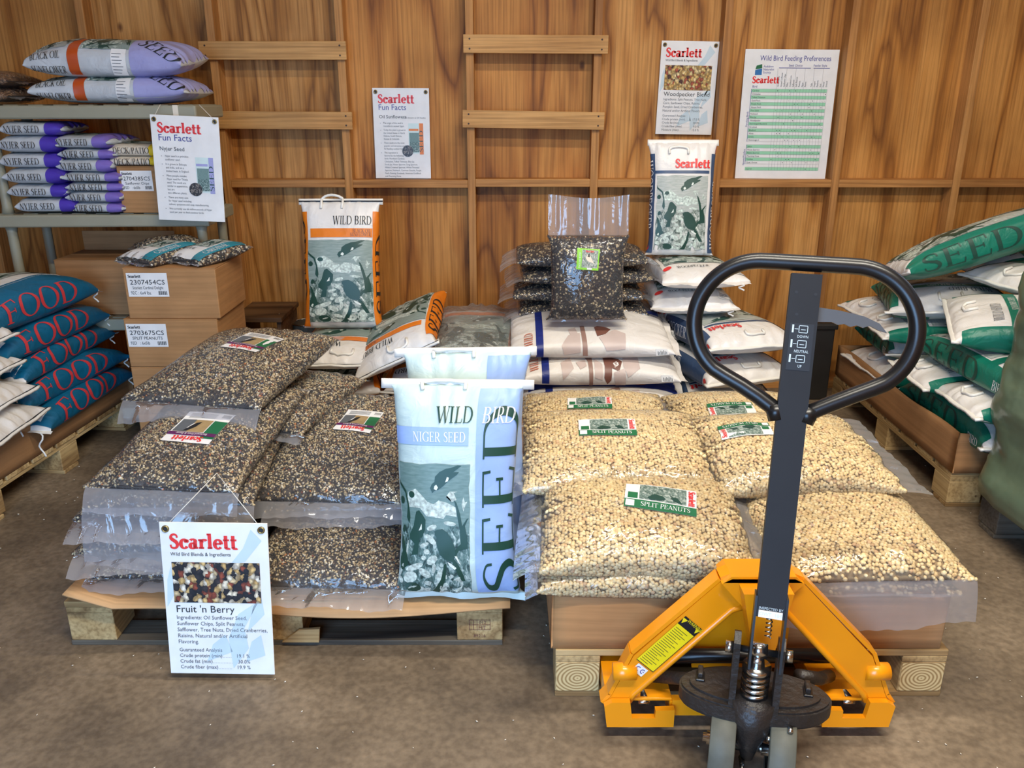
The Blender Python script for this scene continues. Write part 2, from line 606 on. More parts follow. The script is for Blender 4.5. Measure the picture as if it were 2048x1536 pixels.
def sinoise(seed, n=7, k=9.0):
    g = np.random.default_rng(seed)
    K = g.normal(size=(n, 3)) * k * np.linspace(0.6, 2.2, n)[:, None]
    ph = g.uniform(0, 6.28, n)
    A = 1.0 / np.linspace(1, 2.6, n)
    A = A / A.sum()
    def f(P):
        return (np.sin(P @ K.T + ph) * A).sum(1)
    return f

# ------------------------------------------------------------------ lettering: a drawn roman serif, plus the built-in sans
def _strip(pts, ws):
    pts = np.array(pts, float)
    t = np.gradient(pts, axis=0)
    t /= np.linalg.norm(t, axis=1)[:, None] + 1e-9
    nrm = np.stack([-t[:, 1], t[:, 0]], 1)
    w = np.array(ws)[:, None] / 2
    a, b = pts + nrm * w, pts - nrm * w
    n = len(pts)
    V = np.concatenate([a, b])
    F = [(i, n + i, n + i + 1, i + 1) for i in range(n - 1)]
    return V, F

class Glyph:
    def __init__(s, tk, th):
        s.V = []
        s.F = []
        s.tk, s.th = tk, th
    def put(s, VF):
        k = sum(len(v) for v in s.V)
        s.V.append(VF[0])
        s.F += [tuple(i + k for i in f) for f in VF[1]]
    def ln(s, x0, y0, x1, y1, w):
        n = max(2, int(math.hypot(x1 - x0, y1 - y0) / 0.12) + 1)
        u = np.linspace(0, 1, n)
        s.put(_strip(np.stack([x0 + (x1 - x0) * u, y0 + (y1 - y0) * u], 1), np.full(n, w)))
    def v(s, x, y0, y1):
        s.ln(x, y0, x, y1, s.tk)
    def h(s, x0, x1, y):
        s.ln(x0, y, x1, y, s.th)
    def sf(s, x, y, w=0.30):
        d = s.th / 2 if y < 0.5 else -s.th / 2
        s.ln(x - w / 2, y + d, x + w / 2, y + d, s.th)
    def arc(s, cx, cy, rx, ry, t0, t1):
        n = max(8, int(abs(t1 - t0) / 0.14))
        t = np.linspace(t0, t1, n)
        w = s.th + (s.tk * 1.08 - s.th) * np.abs(np.cos(t)) ** 1.6
        s.put(_strip(np.stack([cx + rx * np.cos(t), cy + ry * np.sin(t)], 1), w))
    def cur(s, P, W):
        P = np.array(P, float)
        n = len(P)
        u = np.linspace(0, n - 1, n * 5)
        out = []
        Q = np.vstack([2 * P[0] - P[1], P, 2 * P[-1] - P[-2]])
        for a in u:
            i = min(int(a), n - 2)
            f = a - i
            p0, p1, p2, p3 = Q[i], Q[i + 1], Q[i + 2], Q[i + 3]
            out.append(0.5 * ((2 * p1) + (p2 - p0) * f + (2 * p0 - 5 * p1 + 4 * p2 - p3) * f * f + (3 * p1 - p0 - 3 * p2 + p3) * f ** 3))
        s.put(_strip(out, np.interp(u, np.arange(n), W)))

def glyph(ch, tk=0.13, th=0.045):
    g = Glyph(tk, th)
    r = 0.5 - th / 2
    a = 0.7
    if ch == 'A':
        g.ln(0.06, 0, 0.37, 1, th * 1.1); g.ln(0.36, 1, 0.68, 0, tk); g.h(0.15, 0.55, 0.34); g.sf(0.06, 0, .22); g.sf(0.68, 0, .26); a = 0.76
    elif ch == 'B':
        g.v(0.15, 0, 1); g.h(0.04, 0.36, 1 - th / 2); g.h(0.04, 0.36, 0.52); g.h(0.04, 0.36, th / 2)
        g.arc(0.34, 0.755, 0.19, 0.222, -PI / 2, PI / 2); g.arc(0.34, 0.27, 0.24, 0.248, -PI / 2, PI / 2); a = 0.68
    elif ch in 'CG':
        g.arc(0.47, 0.5, 0.39, r, 0.62, 2 * PI - 0.62); g.ln(0.78, 0.70, 0.80, 0.98, th)
        if ch == 'G':
            g.v(0.74, 0.04, 0.42); g.sf(0.74, 0.42, .24); a = 0.88
        else:
            g.ln(0.78, 0.30, 0.80, 0.04, th); a = 0.84
    elif ch == 'D':
        g.v(0.15, 0, 1); g.h(0.04, 0.40, 1 - th / 2); g.h(0.04, 0.40, th / 2); g.arc(0.38, 0.5, 0.37, r, -PI / 2, PI / 2); a = 0.84
    elif ch in 'EF':
        g.v(0.15, 0, 1); g.h(0.03, 0.56, 1 - th / 2); g.ln(0.56, 1, 0.58, 0.78, th); g.h(0.15, 0.46, 0.52); g.ln(0.46, 0.42, 0.46, 0.62, th)
        if ch == 'E':
            g.h(0.03, 0.58, th / 2); g.ln(0.58, 0, 0.62, 0.24, th); a = 0.68
        else:
            g.sf(0.15, 0); a = 0.64
    elif ch == 'H':
        g.v(0.15, 0, 1); g.v(0.65, 0, 1); g.h(0.15, 0.65, 0.52)
        for x in (0.15, 0.65):
            g.sf(x, 0); g.sf(x, 1)
        a = 0.82
    elif ch == 'I':
        g.v(0.17, 0, 1); g.sf(0.17, 0); g.sf(0.17, 1); a = 0.36
    elif ch == 'J':
        g.v(0.26, 0.15, 1); g.sf(0.26, 1); g.arc(0.11, 0.12, 0.15, 0.14, -PI * 0.75, 0); a = 0.44
    elif ch == 'K':
        g.v(0.15, 0, 1); g.sf(0.15, 0); g.sf(0.15, 1); g.ln(0.18, 0.44, 0.58, 1, th); g.ln(0.30, 0.60, 0.66, 0, tk); g.sf(0.58, 1, .24); g.sf(0.66, 0, .26); a = 0.76
    elif ch == 'L':
        g.v(0.15, 0, 1); g.sf(0.15, 1); g.h(0.03, 0.55, th / 2); g.ln(0.55, 0, 0.60, 0.26, th); a = 0.63
    elif ch == 'M':
        g.ln(0.10, 0, 0.14, 1, th); g.ln(0.14, 1, 0.45, 0.05, tk); g.ln(0.45, 0.05, 0.76, 1, th); g.v(0.82, 0, 1); g.sf(0.10, 0, .2); g.sf(0.82, 0); a = 0.98
    elif ch == 'N':
        g.ln(0.12, 0, 0.12, 1, th); g.ln(0.12, 1, 0.68, 0, tk); g.ln(0.68, 0, 0.68, 1, th); g.sf(0.12, 0, .22); g.sf(0.10, 1, .2); g.sf(0.68, 1, .22); a = 0.82
    elif ch == 'O' or ch == '0':
        g.arc(0.45, 0.5, 0.38, r, 0, 2 * PI); a = 0.90
    elif ch == 'P' or ch == 'R':
        g.v(0.15, 0, 1); g.sf(0.15, 0); g.h(0.04, 0.36, 1 - th / 2); g.h(0.15, 0.36, 0.48); g.arc(0.34, 0.735, 0.21, 0.245, -PI / 2, PI / 2); a = 0.62
        if ch == 'R':
            g.ln(0.34, 0.48, 0.66, 0, tk); g.sf(0.68, 0, .2); a = 0.74
    elif ch == 'S':
        g.cur([(.50, .74), (.47, .90), (.30, .975), (.13, .88), (.12, .70), (.28, .56), (.44, .43), (.50, .25), (.42, .07), (.26, .025), (.10, .09), (.06, .26)],
              [th, th, th * 1.2, tk * .7, tk * .95, tk * 1.05, tk * 1.05, tk * .95, tk * .7, th * 1.2, th, th]); a = 0.58
    elif ch == 'T':
        g.v(0.34, 0, 1); g.sf(0.34, 0); g.h(0.03, 0.65, 1 - th / 2); g.ln(0.03, 1, 0.01, 0.78, th); g.ln(0.65, 1, 0.67, 0.78, th); a = 0.68
    elif ch == 'U':
        g.v(0.15, 0.3, 1); g.ln(0.65, 0.3, 0.65, 1, th); g.arc(0.40, 0.3, 0.25, 0.28, PI, 2 * PI); g.sf(0.15, 1); g.sf(0.65, 1, .22); a = 0.80
    elif ch == 'V' or ch == 'Y':
        if ch == 'V':
            g.ln(0.06, 1, 0.36, 0, tk); g.ln(0.36, 0, 0.66, 1, th)
        else:
            g.ln(0.06, 1, 0.36, 0.46, tk); g.ln(0.36, 0.46, 0.62, 1, th); g.v(0.36, 0, 0.48); g.sf(0.36, 0)
        g.sf(0.07, 1, .26); g.sf(0.65, 1, .2); a = 0.70
    elif ch == 'W':
        g.ln(0.06, 1, 0.30, 0, tk); g.ln(0.30, 0, 0.54, 1, th); g.ln(0.50, 1, 0.74, 0, tk); g.ln(0.74, 0, 0.96, 1, th)
        g.sf(0.07, 1, .24); g.sf(0.52, 1, .22); g.sf(0.96, 1, .2); a = 1.02
    elif ch == '/':
        g.ln(0.02, -0.05, 0.38, 1.05, th); a = 0.4
    elif ch == 'c':
        g.arc(0.32, 0.33, 0.21, 0.31, 0.55, 2 * PI - 0.6); g.arc(0.47, 0.52, .05, .05, 0, 6.28); a = 0.58
    elif ch == 'a':
        g.arc(0.24, 0.20, 0.15, 0.18, 0, 2 * PI); g.v(0.42, 0.0, 0.52); g.arc(0.27, 0.50, 0.16, 0.15, 0, PI * 0.85); g.sf(0.50, 0, .2); a = 0.60
    elif ch == 'r':
        g.v(0.17, 0, 0.66); g.sf(0.17, 0, .34); g.sf(0.10, 0.66, .24); g.arc(0.36, 0.46, 0.15, 0.17, 0.5, PI); a = 0.52
    elif ch == 'l':
        g.v(0.16, 0, 1.06); g.sf(0.16, 0, .32); g.sf(0.10, 1.06, .22); a = 0.33
    elif ch == 'e':
        g.arc(0.32, 0.33, 0.21, 0.31, 0.0, 2 * PI - 0.7); g.h(0.14, 0.53, 0.36); a = 0.60
    elif ch == 't':
        g.v(0.19, 0.06, 0.92); g.h(0.02, 0.42, 0.62); g.arc(0.32, 0.14, 0.13, 0.12, PI, PI * 1.8); a = 0.43
    else:
        a = 0.34
    V = np.concatenate(g.V) if g.V else np.zeros((0, 2))
    return V, g.F, a

_tc = {}
def serif(txt, size, bold=False, track=0.04, italic=0.0):
    key = ('s', txt, bold, track, italic)
    if key not in _tc:
        VV, FF, x, k = [], [], 0.0, 0
        for ch in txt:
            V, F, a = glyph(ch, 0.23, 0.12) if bold else glyph(ch)
            if len(V):
                V = V.copy()
                V[:, 0] += x + V[:, 1] * italic
                VV.append(V)
                FF += [tuple(i + k for i in f) for f in F]
                k += len(V)
            x += a + track
        _tc[key] = (np.concatenate(VV), FF, x - track)
    V, F, w = _tc[key]
    return V * size, F, w * size

def sans(txt, size, width=None):
    key = ('n', txt)
    if key not in _tc:
        cu = bpy.data.curves.new('t', 'FONT')
        cu.body = txt
        cu.size = 1.0
        cu.resolution_u = 2
        ob = bpy.data.objects.new('t', cu)
        me = bpy.data.meshes.new_from_object(ob)
        V = np.array([v.co[:2] for v in me.vertices]) if len(me.vertices) else np.zeros((0, 2))
        F = [tuple(p.vertices) for p in me.polygons]
        w = float(V[:, 0].max()) if len(V) else 0.3
        bpy.data.objects.remove(ob)
        bpy.data.curves.remove(cu)
        bpy.data.meshes.remove(me)
        _tc[key] = (V / 0.72, F, w / 0.72)
    V, F, w = _tc[key]
    return V * size, F, w * size

def put2(VF, x, y, rot=0.0, align='l', sx=1.0):
    V, F, w = VF
    V = V.copy()
    V[:, 0] *= sx
    w = w * sx
    if align == 'c':
        V[:, 0] -= w / 2
    elif align == 'r':
        V[:, 0] -= w
    c, s = math.cos(R(rot)), math.sin(R(rot))
    return np.stack([x + V[:, 0] * c - V[:, 1] * s, y + V[:, 0] * s + V[:, 1] * c], 1), F

def rect2(x0, x1, y0, y1, step=0.03):
    nx = max(2, int(abs(x1 - x0) / step) + 1)
    ny = max(2, int(abs(y1 - y0) / step) + 1)
    gx, gy = np.meshgrid(np.linspace(x0, x1, nx), np.linspace(y0, y1, ny))
    V = np.stack([gx.ravel(), gy.ravel()], 1)
    F = [(j * nx + i, j * nx + i + 1, (j + 1) * nx + i + 1, (j + 1) * nx + i) for j in range(ny - 1) for i in range(nx - 1)]
    uv = np.stack([(V[:, 0] - x0) / (x1 - x0), (V[:, 1] - y0) / (y1 - y0)], 1)
    return V, F, uv

def poly2(pts, step=0.02):
    """filled outline, cut along a grid so that it follows a curved surface"""
    bm = bmesh.new()
    vs_ = [bm.verts.new((p[0], p[1], 0)) for p in pts]
    try:
        bm.faces.new(vs_)
        bmesh.ops.triangulate(bm, faces=bm.faces[:])
        for _ in range(3):
            es = [e for e in bm.edges if e.calc_length() > step]
            if not es:
                break
            bmesh.ops.subdivide_edges(bm, edges=es, cuts=1)
            bmesh.ops.triangulate(bm, faces=bm.faces[:])
    except Exception:
        pass
    bm.verts.index_update()
    V = np.array([v.co[:2] for v in bm.verts])
    F = [tuple(v.index for v in f.verts) for f in bm.faces]
    bm.free()
    return V, F

def ell2(cx, cy, rx, ry, rot=0, n=14):
    c, s = math.cos(rot), math.sin(rot)
    return [(cx + rx * math.cos(t) * c - ry * math.sin(t) * s, cy + rx * math.cos(t) * s + ry * math.sin(t) * c) for t in np.linspace(0, 2 * PI, n, endpoint=False)]

def join2(items):
    VV, FF, k = [], [], 0
    for V, F in items:
        if len(V) == 0:
            continue
        VV.append(V)
        FF += [tuple(i + k for i in f) for f in F]
        k += len(V)
    return np.concatenate(VV), FF

# ------------------------------------------------------------------ surfaces that carry prints
class Flat:
    def __init__(s, M):
        s.M = np.array(M)
    def at(s, P, off=0.0):
        q = np.concatenate([P, np.full((len(P), 1), off), np.ones((len(P), 1))], 1)
        return (q @ s.M.T)[:, :3]

def place(x, y, z, yaw=0, pitch=0, roll=0):
    return Matrix.Translation((x, y, z)) @ Matrix.Rotation(R(yaw), 4, 'Z') @ Matrix.Rotation(R(pitch), 4, 'X') @ Matrix.Rotation(R(roll), 4, 'Y')

class Bag:
    """a filled sack: rounded cross-section that flattens to a seam at both ends.
    s = metres round the girth from the middle of the printed face, y = metres along the length"""
    def __init__(s, W, L, T, M, n=2.7, nb=4.5, q0=3.2, q1=3.2, seed=0, wr=0.005, sag=(0, 0), endz=0.42, flare=0.55, mt=0.010, fn=None):
        s.W, s.L, s.T, s.n, s.nb, s.q0, s.q1 = W, L, T, n, nb, q0, q1
        s.M = np.array(M)
        s.wr, s.sag, s.endz, s.flare, s.mt, s.fn = wr, sag, endz, flare, mt, fn
        s.noise = sinoise(seed, 8, 11.0)
        s.noise2 = sinoise(seed + 91, 8, 32.0)
        s.ph = seed * 1.7
        th = np.linspace(PI / 2, -PI / 2, 400)
        x = W / 2 * np.abs(np.cos(th)) ** (2 / n)
        z = np.where(th > 0, T / 2 * np.abs(np.sin(th)) ** (2 / n), -T / 2 * np.abs(np.sin(th)) ** (2 / nb))
        d = np.concatenate([[0], np.cumsum(np.hypot(np.diff(x), np.diff(z)))])
        s.half = d[-1]
        s.ft, s.fa = d / d[-1], th
    def prof(s, Y):
        v = np.clip(Y / (s.L / 2), -1, 1)
        q = np.where(v > 0, s.q1, s.q0)
        e = np.sqrt(np.clip(1 - np.abs(v) ** q, 0, 1))
        b = np.maximum(s.T / 2 * e, s.mt / 2)
        a = s.W / 2 + s.flare * (s.T / 2 - b)
        zc = s.T / 2 * e + (1 - e) * s.endz * s.T
        return v, e, a, b, zc
    def local(s, S, Y, off=0.0):
        v, e, a, b, zc = s.prof(Y)
        fr = np.clip(S / s.half, -1, 1)
        th = np.interp(np.abs(fr), s.ft, s.fa)
        c, si = np.cos(th), np.sin(th)
        nn = np.where(si > 0, s.n, s.nb)
        x = np.sign(fr) * a * np.abs(c) ** (2 / s.n)
        z = zc + b * np.sign(si) * np.abs(si) ** (2 / nn)
        P = np.stack([x, Y, z], 1)
        d = s.wr * s.noise(P) + 0.35 * s.wr * s.noise2(P)
        d = d + s.wr * 0.9 * np.abs(v) ** 4 * np.sin(x * 95 + s.ph + 2 * np.sin(x * 31 + s.ph))
        w = np.where(si > -0.3, 1.0, 0.15)
        P[:, 0] += d * c * np.sign(fr) * w
        P[:, 2] += d * si * w
        if s.sag[0] or s.sag[1]:
            P[:, 2] -= s.sag[0] * P[:, 0] ** 2 + s.sag[1] * P[:, 1] ** 2
        if s.fn:
            P = s.fn(P)
        return P
    def world(s, P):
        return np.concatenate([P, np.ones((len(P), 1))], 1) @ s.M.T[:, :3]
    def at(s, P, off=0.0):
        S, Y = P[:, 0], P[:, 1]
        p = s.local(S, Y)
        if off:
            h = 0.004
            du = s.local(S + h, Y) - s.local(S - h, Y)
            dv = s.local(S, Y + h) - s.local(S, Y - h)
            nr = np.cross(du, dv)
            nr /= np.linalg.norm(nr, axis=1)[:, None] + 1e-9
            p = p + nr * off
        return s.world(p)
    def grid(s, ns=44, nv=40, off=0.0, vmax=1.0):
        S = np.linspace(-s.half, s.half, ns, endpoint=False)
        vv = np.linspace(-1, 1, nv)
        vv = np.sign(vv) * (1 - (1 - np.abs(vv)) ** 1.5)
        Y = vv * s.L / 2 * vmax
        gs, gy = np.meshgrid(S, Y)
        V = s.at(np.stack([gs.ravel(), gy.ravel()], 1), off)
        F = []
        for j in range(nv - 1):
            for i in range(ns):
                k = (i + 1) % ns
                F.append((j * ns + i, j * ns + k, (j + 1) * ns + k, (j + 1) * ns + i))
        F.append(tuple(reversed(range(ns))))
        F.append(tuple((nv - 1) * ns + i for i in range(ns)))
        return V, F
    def endpts(s, U, D, end, droop=0.0, wave=0.004, ext=1.0):
        """sheet beyond an end: U in -1..1 across, D metres beyond the seam"""
        y0 = s.L / 2 * end
        a = s.prof(np.array([y0]))[2][0] * ext
        z = s.endz * s.T - droop * D * D * 8 + wave * np.sin(U * 7 + s.ph + D * 12) * np.minimum(1, D * 30 + .2) - 0.25 * droop * D
        if wave:
            z = z + 0.0035 * np.clip(D * 25, 0, 1) * np.sin(U * 23 + s.ph) * np.sin(U * 9.3 + 2 * s.ph)
        x = U * a * (1 - 0.0 * D)
        P = np.stack([x, y0 + end * D * (1 - 0.35 * min(1, droop * .8)), z], 1)
        if s.sag[0] or s.sag[1]:
            P[:, 2] -= s.sag[0] * P[:, 0] ** 2 + s.sag[1] * P[:, 1] ** 2
        if s.fn:
            P = s.fn(P)
        return s.world(P)

def sheet(name, fn, nu, nd, m, parent, thick=0.0):
    U, D = np.meshgrid(np.linspace(-1, 1, nu), np.linspace(0, 1, nd))
    V = fn(U.ravel(), D.ravel())
    F = np.array([(j * nu + i, j * nu + i + 1, (j + 1) * nu + i + 1, (j + 1) * nu + i) for j in range(nd - 1) for i in range(nu - 1)])
    return mk(name, V, F, m, parent)

def decal(name, surf, items, m, parent, off=0.0014, uv=None):
    V, F = join2(items) if isinstance(items, list) else items
    return mk(name, surf.at(V, off), F, m, parent, True, None, uv)

# bird picture: outlines in a unit frame (x right, y up)
def _u(pts):
    return [((x - 60) / 590.0, 1 - (y - 40) / 870.0) for x, y in pts]
ART_DARK = [_u(p) for p in (
    [(335, 195), (350, 168), (370, 155), (375, 120), (410, 90), (460, 68), (500, 62), (555, 45), (585, 48), (540, 75), (520, 90), (565, 88), (550, 105), (500, 135), (470, 155), (440, 180), (400, 205), (365, 215), (352, 228), (345, 212)],
    [(370, 485), (385, 468), (430, 462), (470, 485), (505, 530), (530, 580), (535, 640), (525, 660), (560, 710), (600, 780), (612, 815), (580, 815), (545, 755), (510, 680), (450, 665), (410, 630), (385, 570), (385, 520), (368, 500)],
    [(205, 385), (215, 355), (240, 345), (270, 375), (295, 405), (290, 470), (265, 520), (240, 530), (225, 640), (170, 650), (195, 570), (155, 540), (155, 510), (190, 450)],
    [(60, 148), (72, 175), (130, 225), (150, 300), (160, 400), (150, 440), (128, 400), (140, 320), (120, 240), (66, 190)],
    [(525, 270), (545, 290), (572, 360), (590, 440), (625, 395), (642, 385), (612, 440), (632, 520), (636, 590), (560, 605), (535, 640), (530, 600), (575, 560), (570, 470), (552, 380)],
    [(70, 520), (92, 545), (118, 620), (150, 720), (120, 740), (85, 640)], [(345, 905), (375, 880), (420, 800), (440, 700), (462, 690), (450, 800), (410, 905)])]
ART_DARK += [_u(ell2(x, y, a, b, r)) for x, y, a, b, r in ((90, 290, 22, 26, 0), (180, 245, 26, 22, 0), (98, 480, 16, 26, .3), (205, 870, 60, 34, .2), (100, 690, 34, 70, .1))]
ART_LIGHT = [_u(p) for p in ([(130, 290), (150, 230), (215, 205), (262, 240), (312, 285), (360, 300), (400, 275), (470, 290), (540, 320), (545, 380), (460, 370), (440, 395), (300, 380), (270, 350), (250, 330), (150, 330)],
    [(480, 240), (505, 285), (515, 240), (545, 270), (525, 225), (555, 215), (515, 215), (490, 215), (460, 250)], [(585, 300), (600, 250), (612, 285), (632, 280), (615, 310), (600, 345)])]
ART_LIGHT += [_u(ell2(x, y, a, b, r, 10)) for x, y, a, b, r in ((345, 455, 42, 18, -.3), (200, 728, 75, 22, -.35), (345, 672, 50, 28, -.5), (172, 800, 56, 42, -.2), (285, 765, 55, 26, .5), (232, 885, 60, 26, 0),
    (395, 800, 22, 75, .35), (455, 862, 46, 32, -.3), (545, 840, 42, 60, .4), (482, 785, 42, 18, -.2), (335, 535, 55, 22, .6), (282, 572, 38, 14, -.3), (300, 618, 26, 18, 0), (325, 842, 44, 18, .2), (325, 892, 50, 16, .1), (275, 660, 20, 16, 0), (490, 425, 50, 14, .1),
    (585, 530, 12, 40, .2), (620, 880, 30, 20, 0), (90, 830, 34, 20, .5), (85, 760, 12, 50, .3), (130, 610, 8, 60, .15), (360, 730, 16, 40, .1))]
ART_WHITE = [_u(p) for p in ([(370, 180), (385, 172), (398, 190), (385, 208), (365, 200)], [(455, 155), (470, 120), (485, 125), (478, 148)], [(470, 680), (500, 690), (540, 720), (530, 732), (490, 708)], [(528, 640), (545, 640), (575, 700), (562, 690)], [(235, 480), (262, 432), (262, 470)], [(330, 375), (345, 345), (368, 360), (368, 380)])]

def birdscene(surf, x0, x1, y0, y1, parent, pm='print_green', dark='dark_green', light='leaf_print', off=0.0012, rot=0, cx=0, cy=0):
    def tf(V):
        if not rot:
            return V
        c, s = math.cos(R(rot)), math.sin(R(rot))
        return np.stack([cx + V[:, 0] * c - V[:, 1] * s, cy + V[:, 0] * s + V[:, 1] * c], 1)
    w, h = x1 - x0, y1 - y0
    V, F, uv = rect2(x0, x1, y0, y1, 0.02)
    # soft, slightly ragged edge of the printed picture
    g = np.random.default_rng(5)
    V = V + np.where(((uv < .001) | (uv > .999)), g.normal(size=V.shape) * 0.0012, 0)
    pic = decal('printed_picture', surf, (tf(V), F), pm, parent, off, uv)
    def sc(pts):
        return [(x0 + p[0] * w, y0 + p[1] * h) for p in pts]
    for nm, shp, mm, k in (('printed_foliage', ART_LIGHT, light, 1), ('printed_birds', ART_DARK, dark, 2), ('printed_highlights', ART_WHITE, 'leaf_light', 3)):
        its = [(tf(V_), F_) for V_, F_ in [poly2(sc(p), .03) for p in shp]]
        for q in ([its] if k < 3 else [[i_] for i_ in its]):
            decal(nm, surf, q, mm, pic, off + 0.0006 * k)
    return pic

# ------------------------------------------------------------------ the room
def setting(name, loc=(0, 0, 0)):
    o = root(name, None, None, loc)
    o['kind'] = 'structure'
    return o

structure(MB().box(-5.2, 5.2, -6.0, 4.45, -0.06, 0.0).build('floor', 'concrete'))
WALL_Y = 4.340          # face of the plywood
STUD_Y = 4.250          # front faces of the studs
STUDS = [-2.644, -2.034, -1.427, -0.817, -0.202, 0.410, 1.022, 1.619, 2.226, 2.84]
wall = setting('wall_back', (0, WALL_Y, 0))
for i in range(7):
    x0 = -3.86 + i * 1.22 - 0.005
    x0 = [-4.47, -3.25, -2.03, -0.81, 0.41, 1.622, 2.842][i]
    x1 = x0 + (1.212 if i not in (4,) else 1.204)
    MB().box(x0 + 0.0015, x1 + 0.005, WALL_Y, WALL_Y + 0.018, 0.0, 3.2).build('plywood_panel', PLY[(i * 3 + 1) % 4], wall)
for i, x in enumerate(STUDS):
    t = 0.019
    MB().box(x - t, x + t, STUD_Y, WALL_Y, 0.04, 3.2, None, 0.002).build('stud', 'stud_wood', wall)
for i in range(len(STUDS) - 1):
    a, b = STUDS[i] + 0.0195, STUDS[i + 1] - 0.0195
    dz = [0.0, 0.002, 0.0, -0.002, 0.003, 0.001, 0.0, 0.0, 0.001][i]
    MB().box(a, b, STUD_Y + 0.002, WALL_Y, 1.064 + dz, 1.102 + dz, None, 0.002).build('blocking', 'rail_wood', wall)
MB().box(-4.4, 4.4, STUD_Y, WALL_Y, 0.0, 0.04).build('sill_plate', 'rail_wood', wall)
# four boards nailed across pairs of studs
for xa, xb, za, zb, ta in ((-1.486, -0.787, 1.660, 1.743, 0.0), (-1.500, -0.778, 1.345, 1.427, -0.35), (-0.231, 0.456, 1.688, 1.771, -0.35), (-0.241, 0.450, 1.345, 1.430, -0.9)):
    cx, cz = (xa + xb) / 2, (za + zb) / 2
    M = Matrix.Translation((cx, STUD_Y - 0.010, cz)) @ Matrix.Rotation(R(-ta), 4, 'Y')
    b = MB().box(-(xb - xa) / 2, (xb - xa) / 2, -0.010, 0.010, -0.041, 0.041, M, 0.002).build('nailed_board', 'batten_wood', wall)
    for ex in (-1, 1):
        for ez in (-0.022, 0.022):
            c = M @ Vector((ex * ((xb - xa) / 2 - 0.030), -0.0105, ez))
            MB().tube([c + Vector((0, 0.002, 0)), c - Vector((0, 0.0012, 0))], 0.0045, 8).build('nail', 'nail', b)
# side walls, ceiling and the far wall behind the viewer with its open door
for nm, x in (('wall_left', -4.4), ('wall_right', 4.4)):
    s = -1 if x < 0 else 1
    w = setting(nm, (x, 0, 0))
    for k in range(8):
        y0 = -1.22 + k * .71
        MB().box(min(x, x + s * .018), max(x, x + s * .018), y0, y0 + .708, 0, 3.2).build('plywood_panel', PLY[k % 4], w)
        MB().box(min(x, x - s * .089), max(x, x - s * .089), y0 - .019, y0 + .019, 0, 3.2).build('stud', 'stud_wood', w)
wf = setting('wall_front', (0, -1.2, 0))
MB().box(-4.4, -1.9, -1.25, -1.20, 0, 3.2).build('plywood_panel', PLY[0], wf)
MB().box(-0.1, 4.4, -1.25, -1.20, 0, 3.2).build('plywood_panel', PLY[1], wf)
MB().box(-1.9, -0.1, -1.25, -1.20, 2.1, 3.2).build('plywood_panel', PLY[2], wf)
ce = setting('ceiling', (0, 0, 3.3))
for k in range(6):
    MB().box(-4.5 + k * 1.5, -4.5 + k * 1.5 + 1.497, -1.3, 4.36, 3.30, 3.32).build('ceiling_panel', PLY[k % 4], ce)
for k, (lx, ly, lz, ls, lp) in enumerate(LAMPS):
    t = root('ceiling_lamp', ['white tube lamp on the ceiling over the stacked bags', 'white tube lamp on the ceiling over the aisle', 'white tube lamp on the ceiling nearest the open door'][k], 'lamp', (lx, ly, lz), 'tube lamps on the ceiling')
    MB().box(lx - ls / 2, lx + ls / 2, ly - 0.09, ly + 0.09, lz + 0.06, lz + 0.12, None, 0.004).build('housing', 'lamp_white', t)
    for dy in (-0.045, 0.045):
        MB().tube([(lx - ls / 2, ly + dy, lz + 0.03), (lx + ls / 2, ly + dy, lz + 0.03)], 0.013, 8).build('tube', 'lamp_white', t)

# ------------------------------------------------------------------ pallets and cardboard trays
def pallet(label, x0, x1, y0, y1, blocks, wood='pallet_wood', woody='pallet_wood_y', rot=0.0, h=0.144, bw=0.13, group='wooden pallets', name='wooden_pallet', low=None):
    p = root(name, label, 'pallet', ((x0 + x1) / 2, (y0 + y1) / 2, 0), group)
    cx, cy = (x0 + x1) / 2, (y0 + y1) / 2
    M = Matrix.Translation((cx, cy, 0)) @ Matrix.Rotation(R(rot), 4, 'Z')
    hx, hy = (x1 - x0) / 2, (y1 - y0) / 2
    bb = 0.016
    n = max(6, int((y1 - y0) / 0.135))
    pitch = (2 * hy) / n
    for k in range(n):
        ya = -hy + k * pitch
        MB().box(-hx, hx, ya, ya + pitch - 0.022, h - 0.018, h, M, 0.002).build('deck_board', wood, p)
    for bx in blocks:
        MB().box(bx - bw / 2 - cx, bx + bw / 2 - cx, -hy, hy, h - 0.036, h - 0.0185, M, 0.002).build('stringer_board', woody, p)
        for by in (-hy, -0.06, hy - 0.12):
            MB().box(bx - bw / 2 - cx, bx + bw / 2 - cx, by, by + 0.12, bb + 0.0005, h - 0.0365, M, 0.003).build('block', woody, p)
    for by in (-hy, -0.06, hy - 0.12):
        MB().box(-hx, hx, by, by + 0.10, 0.0, bb, M, 0.002).build('bottom_board', low or wood, p)
    return p

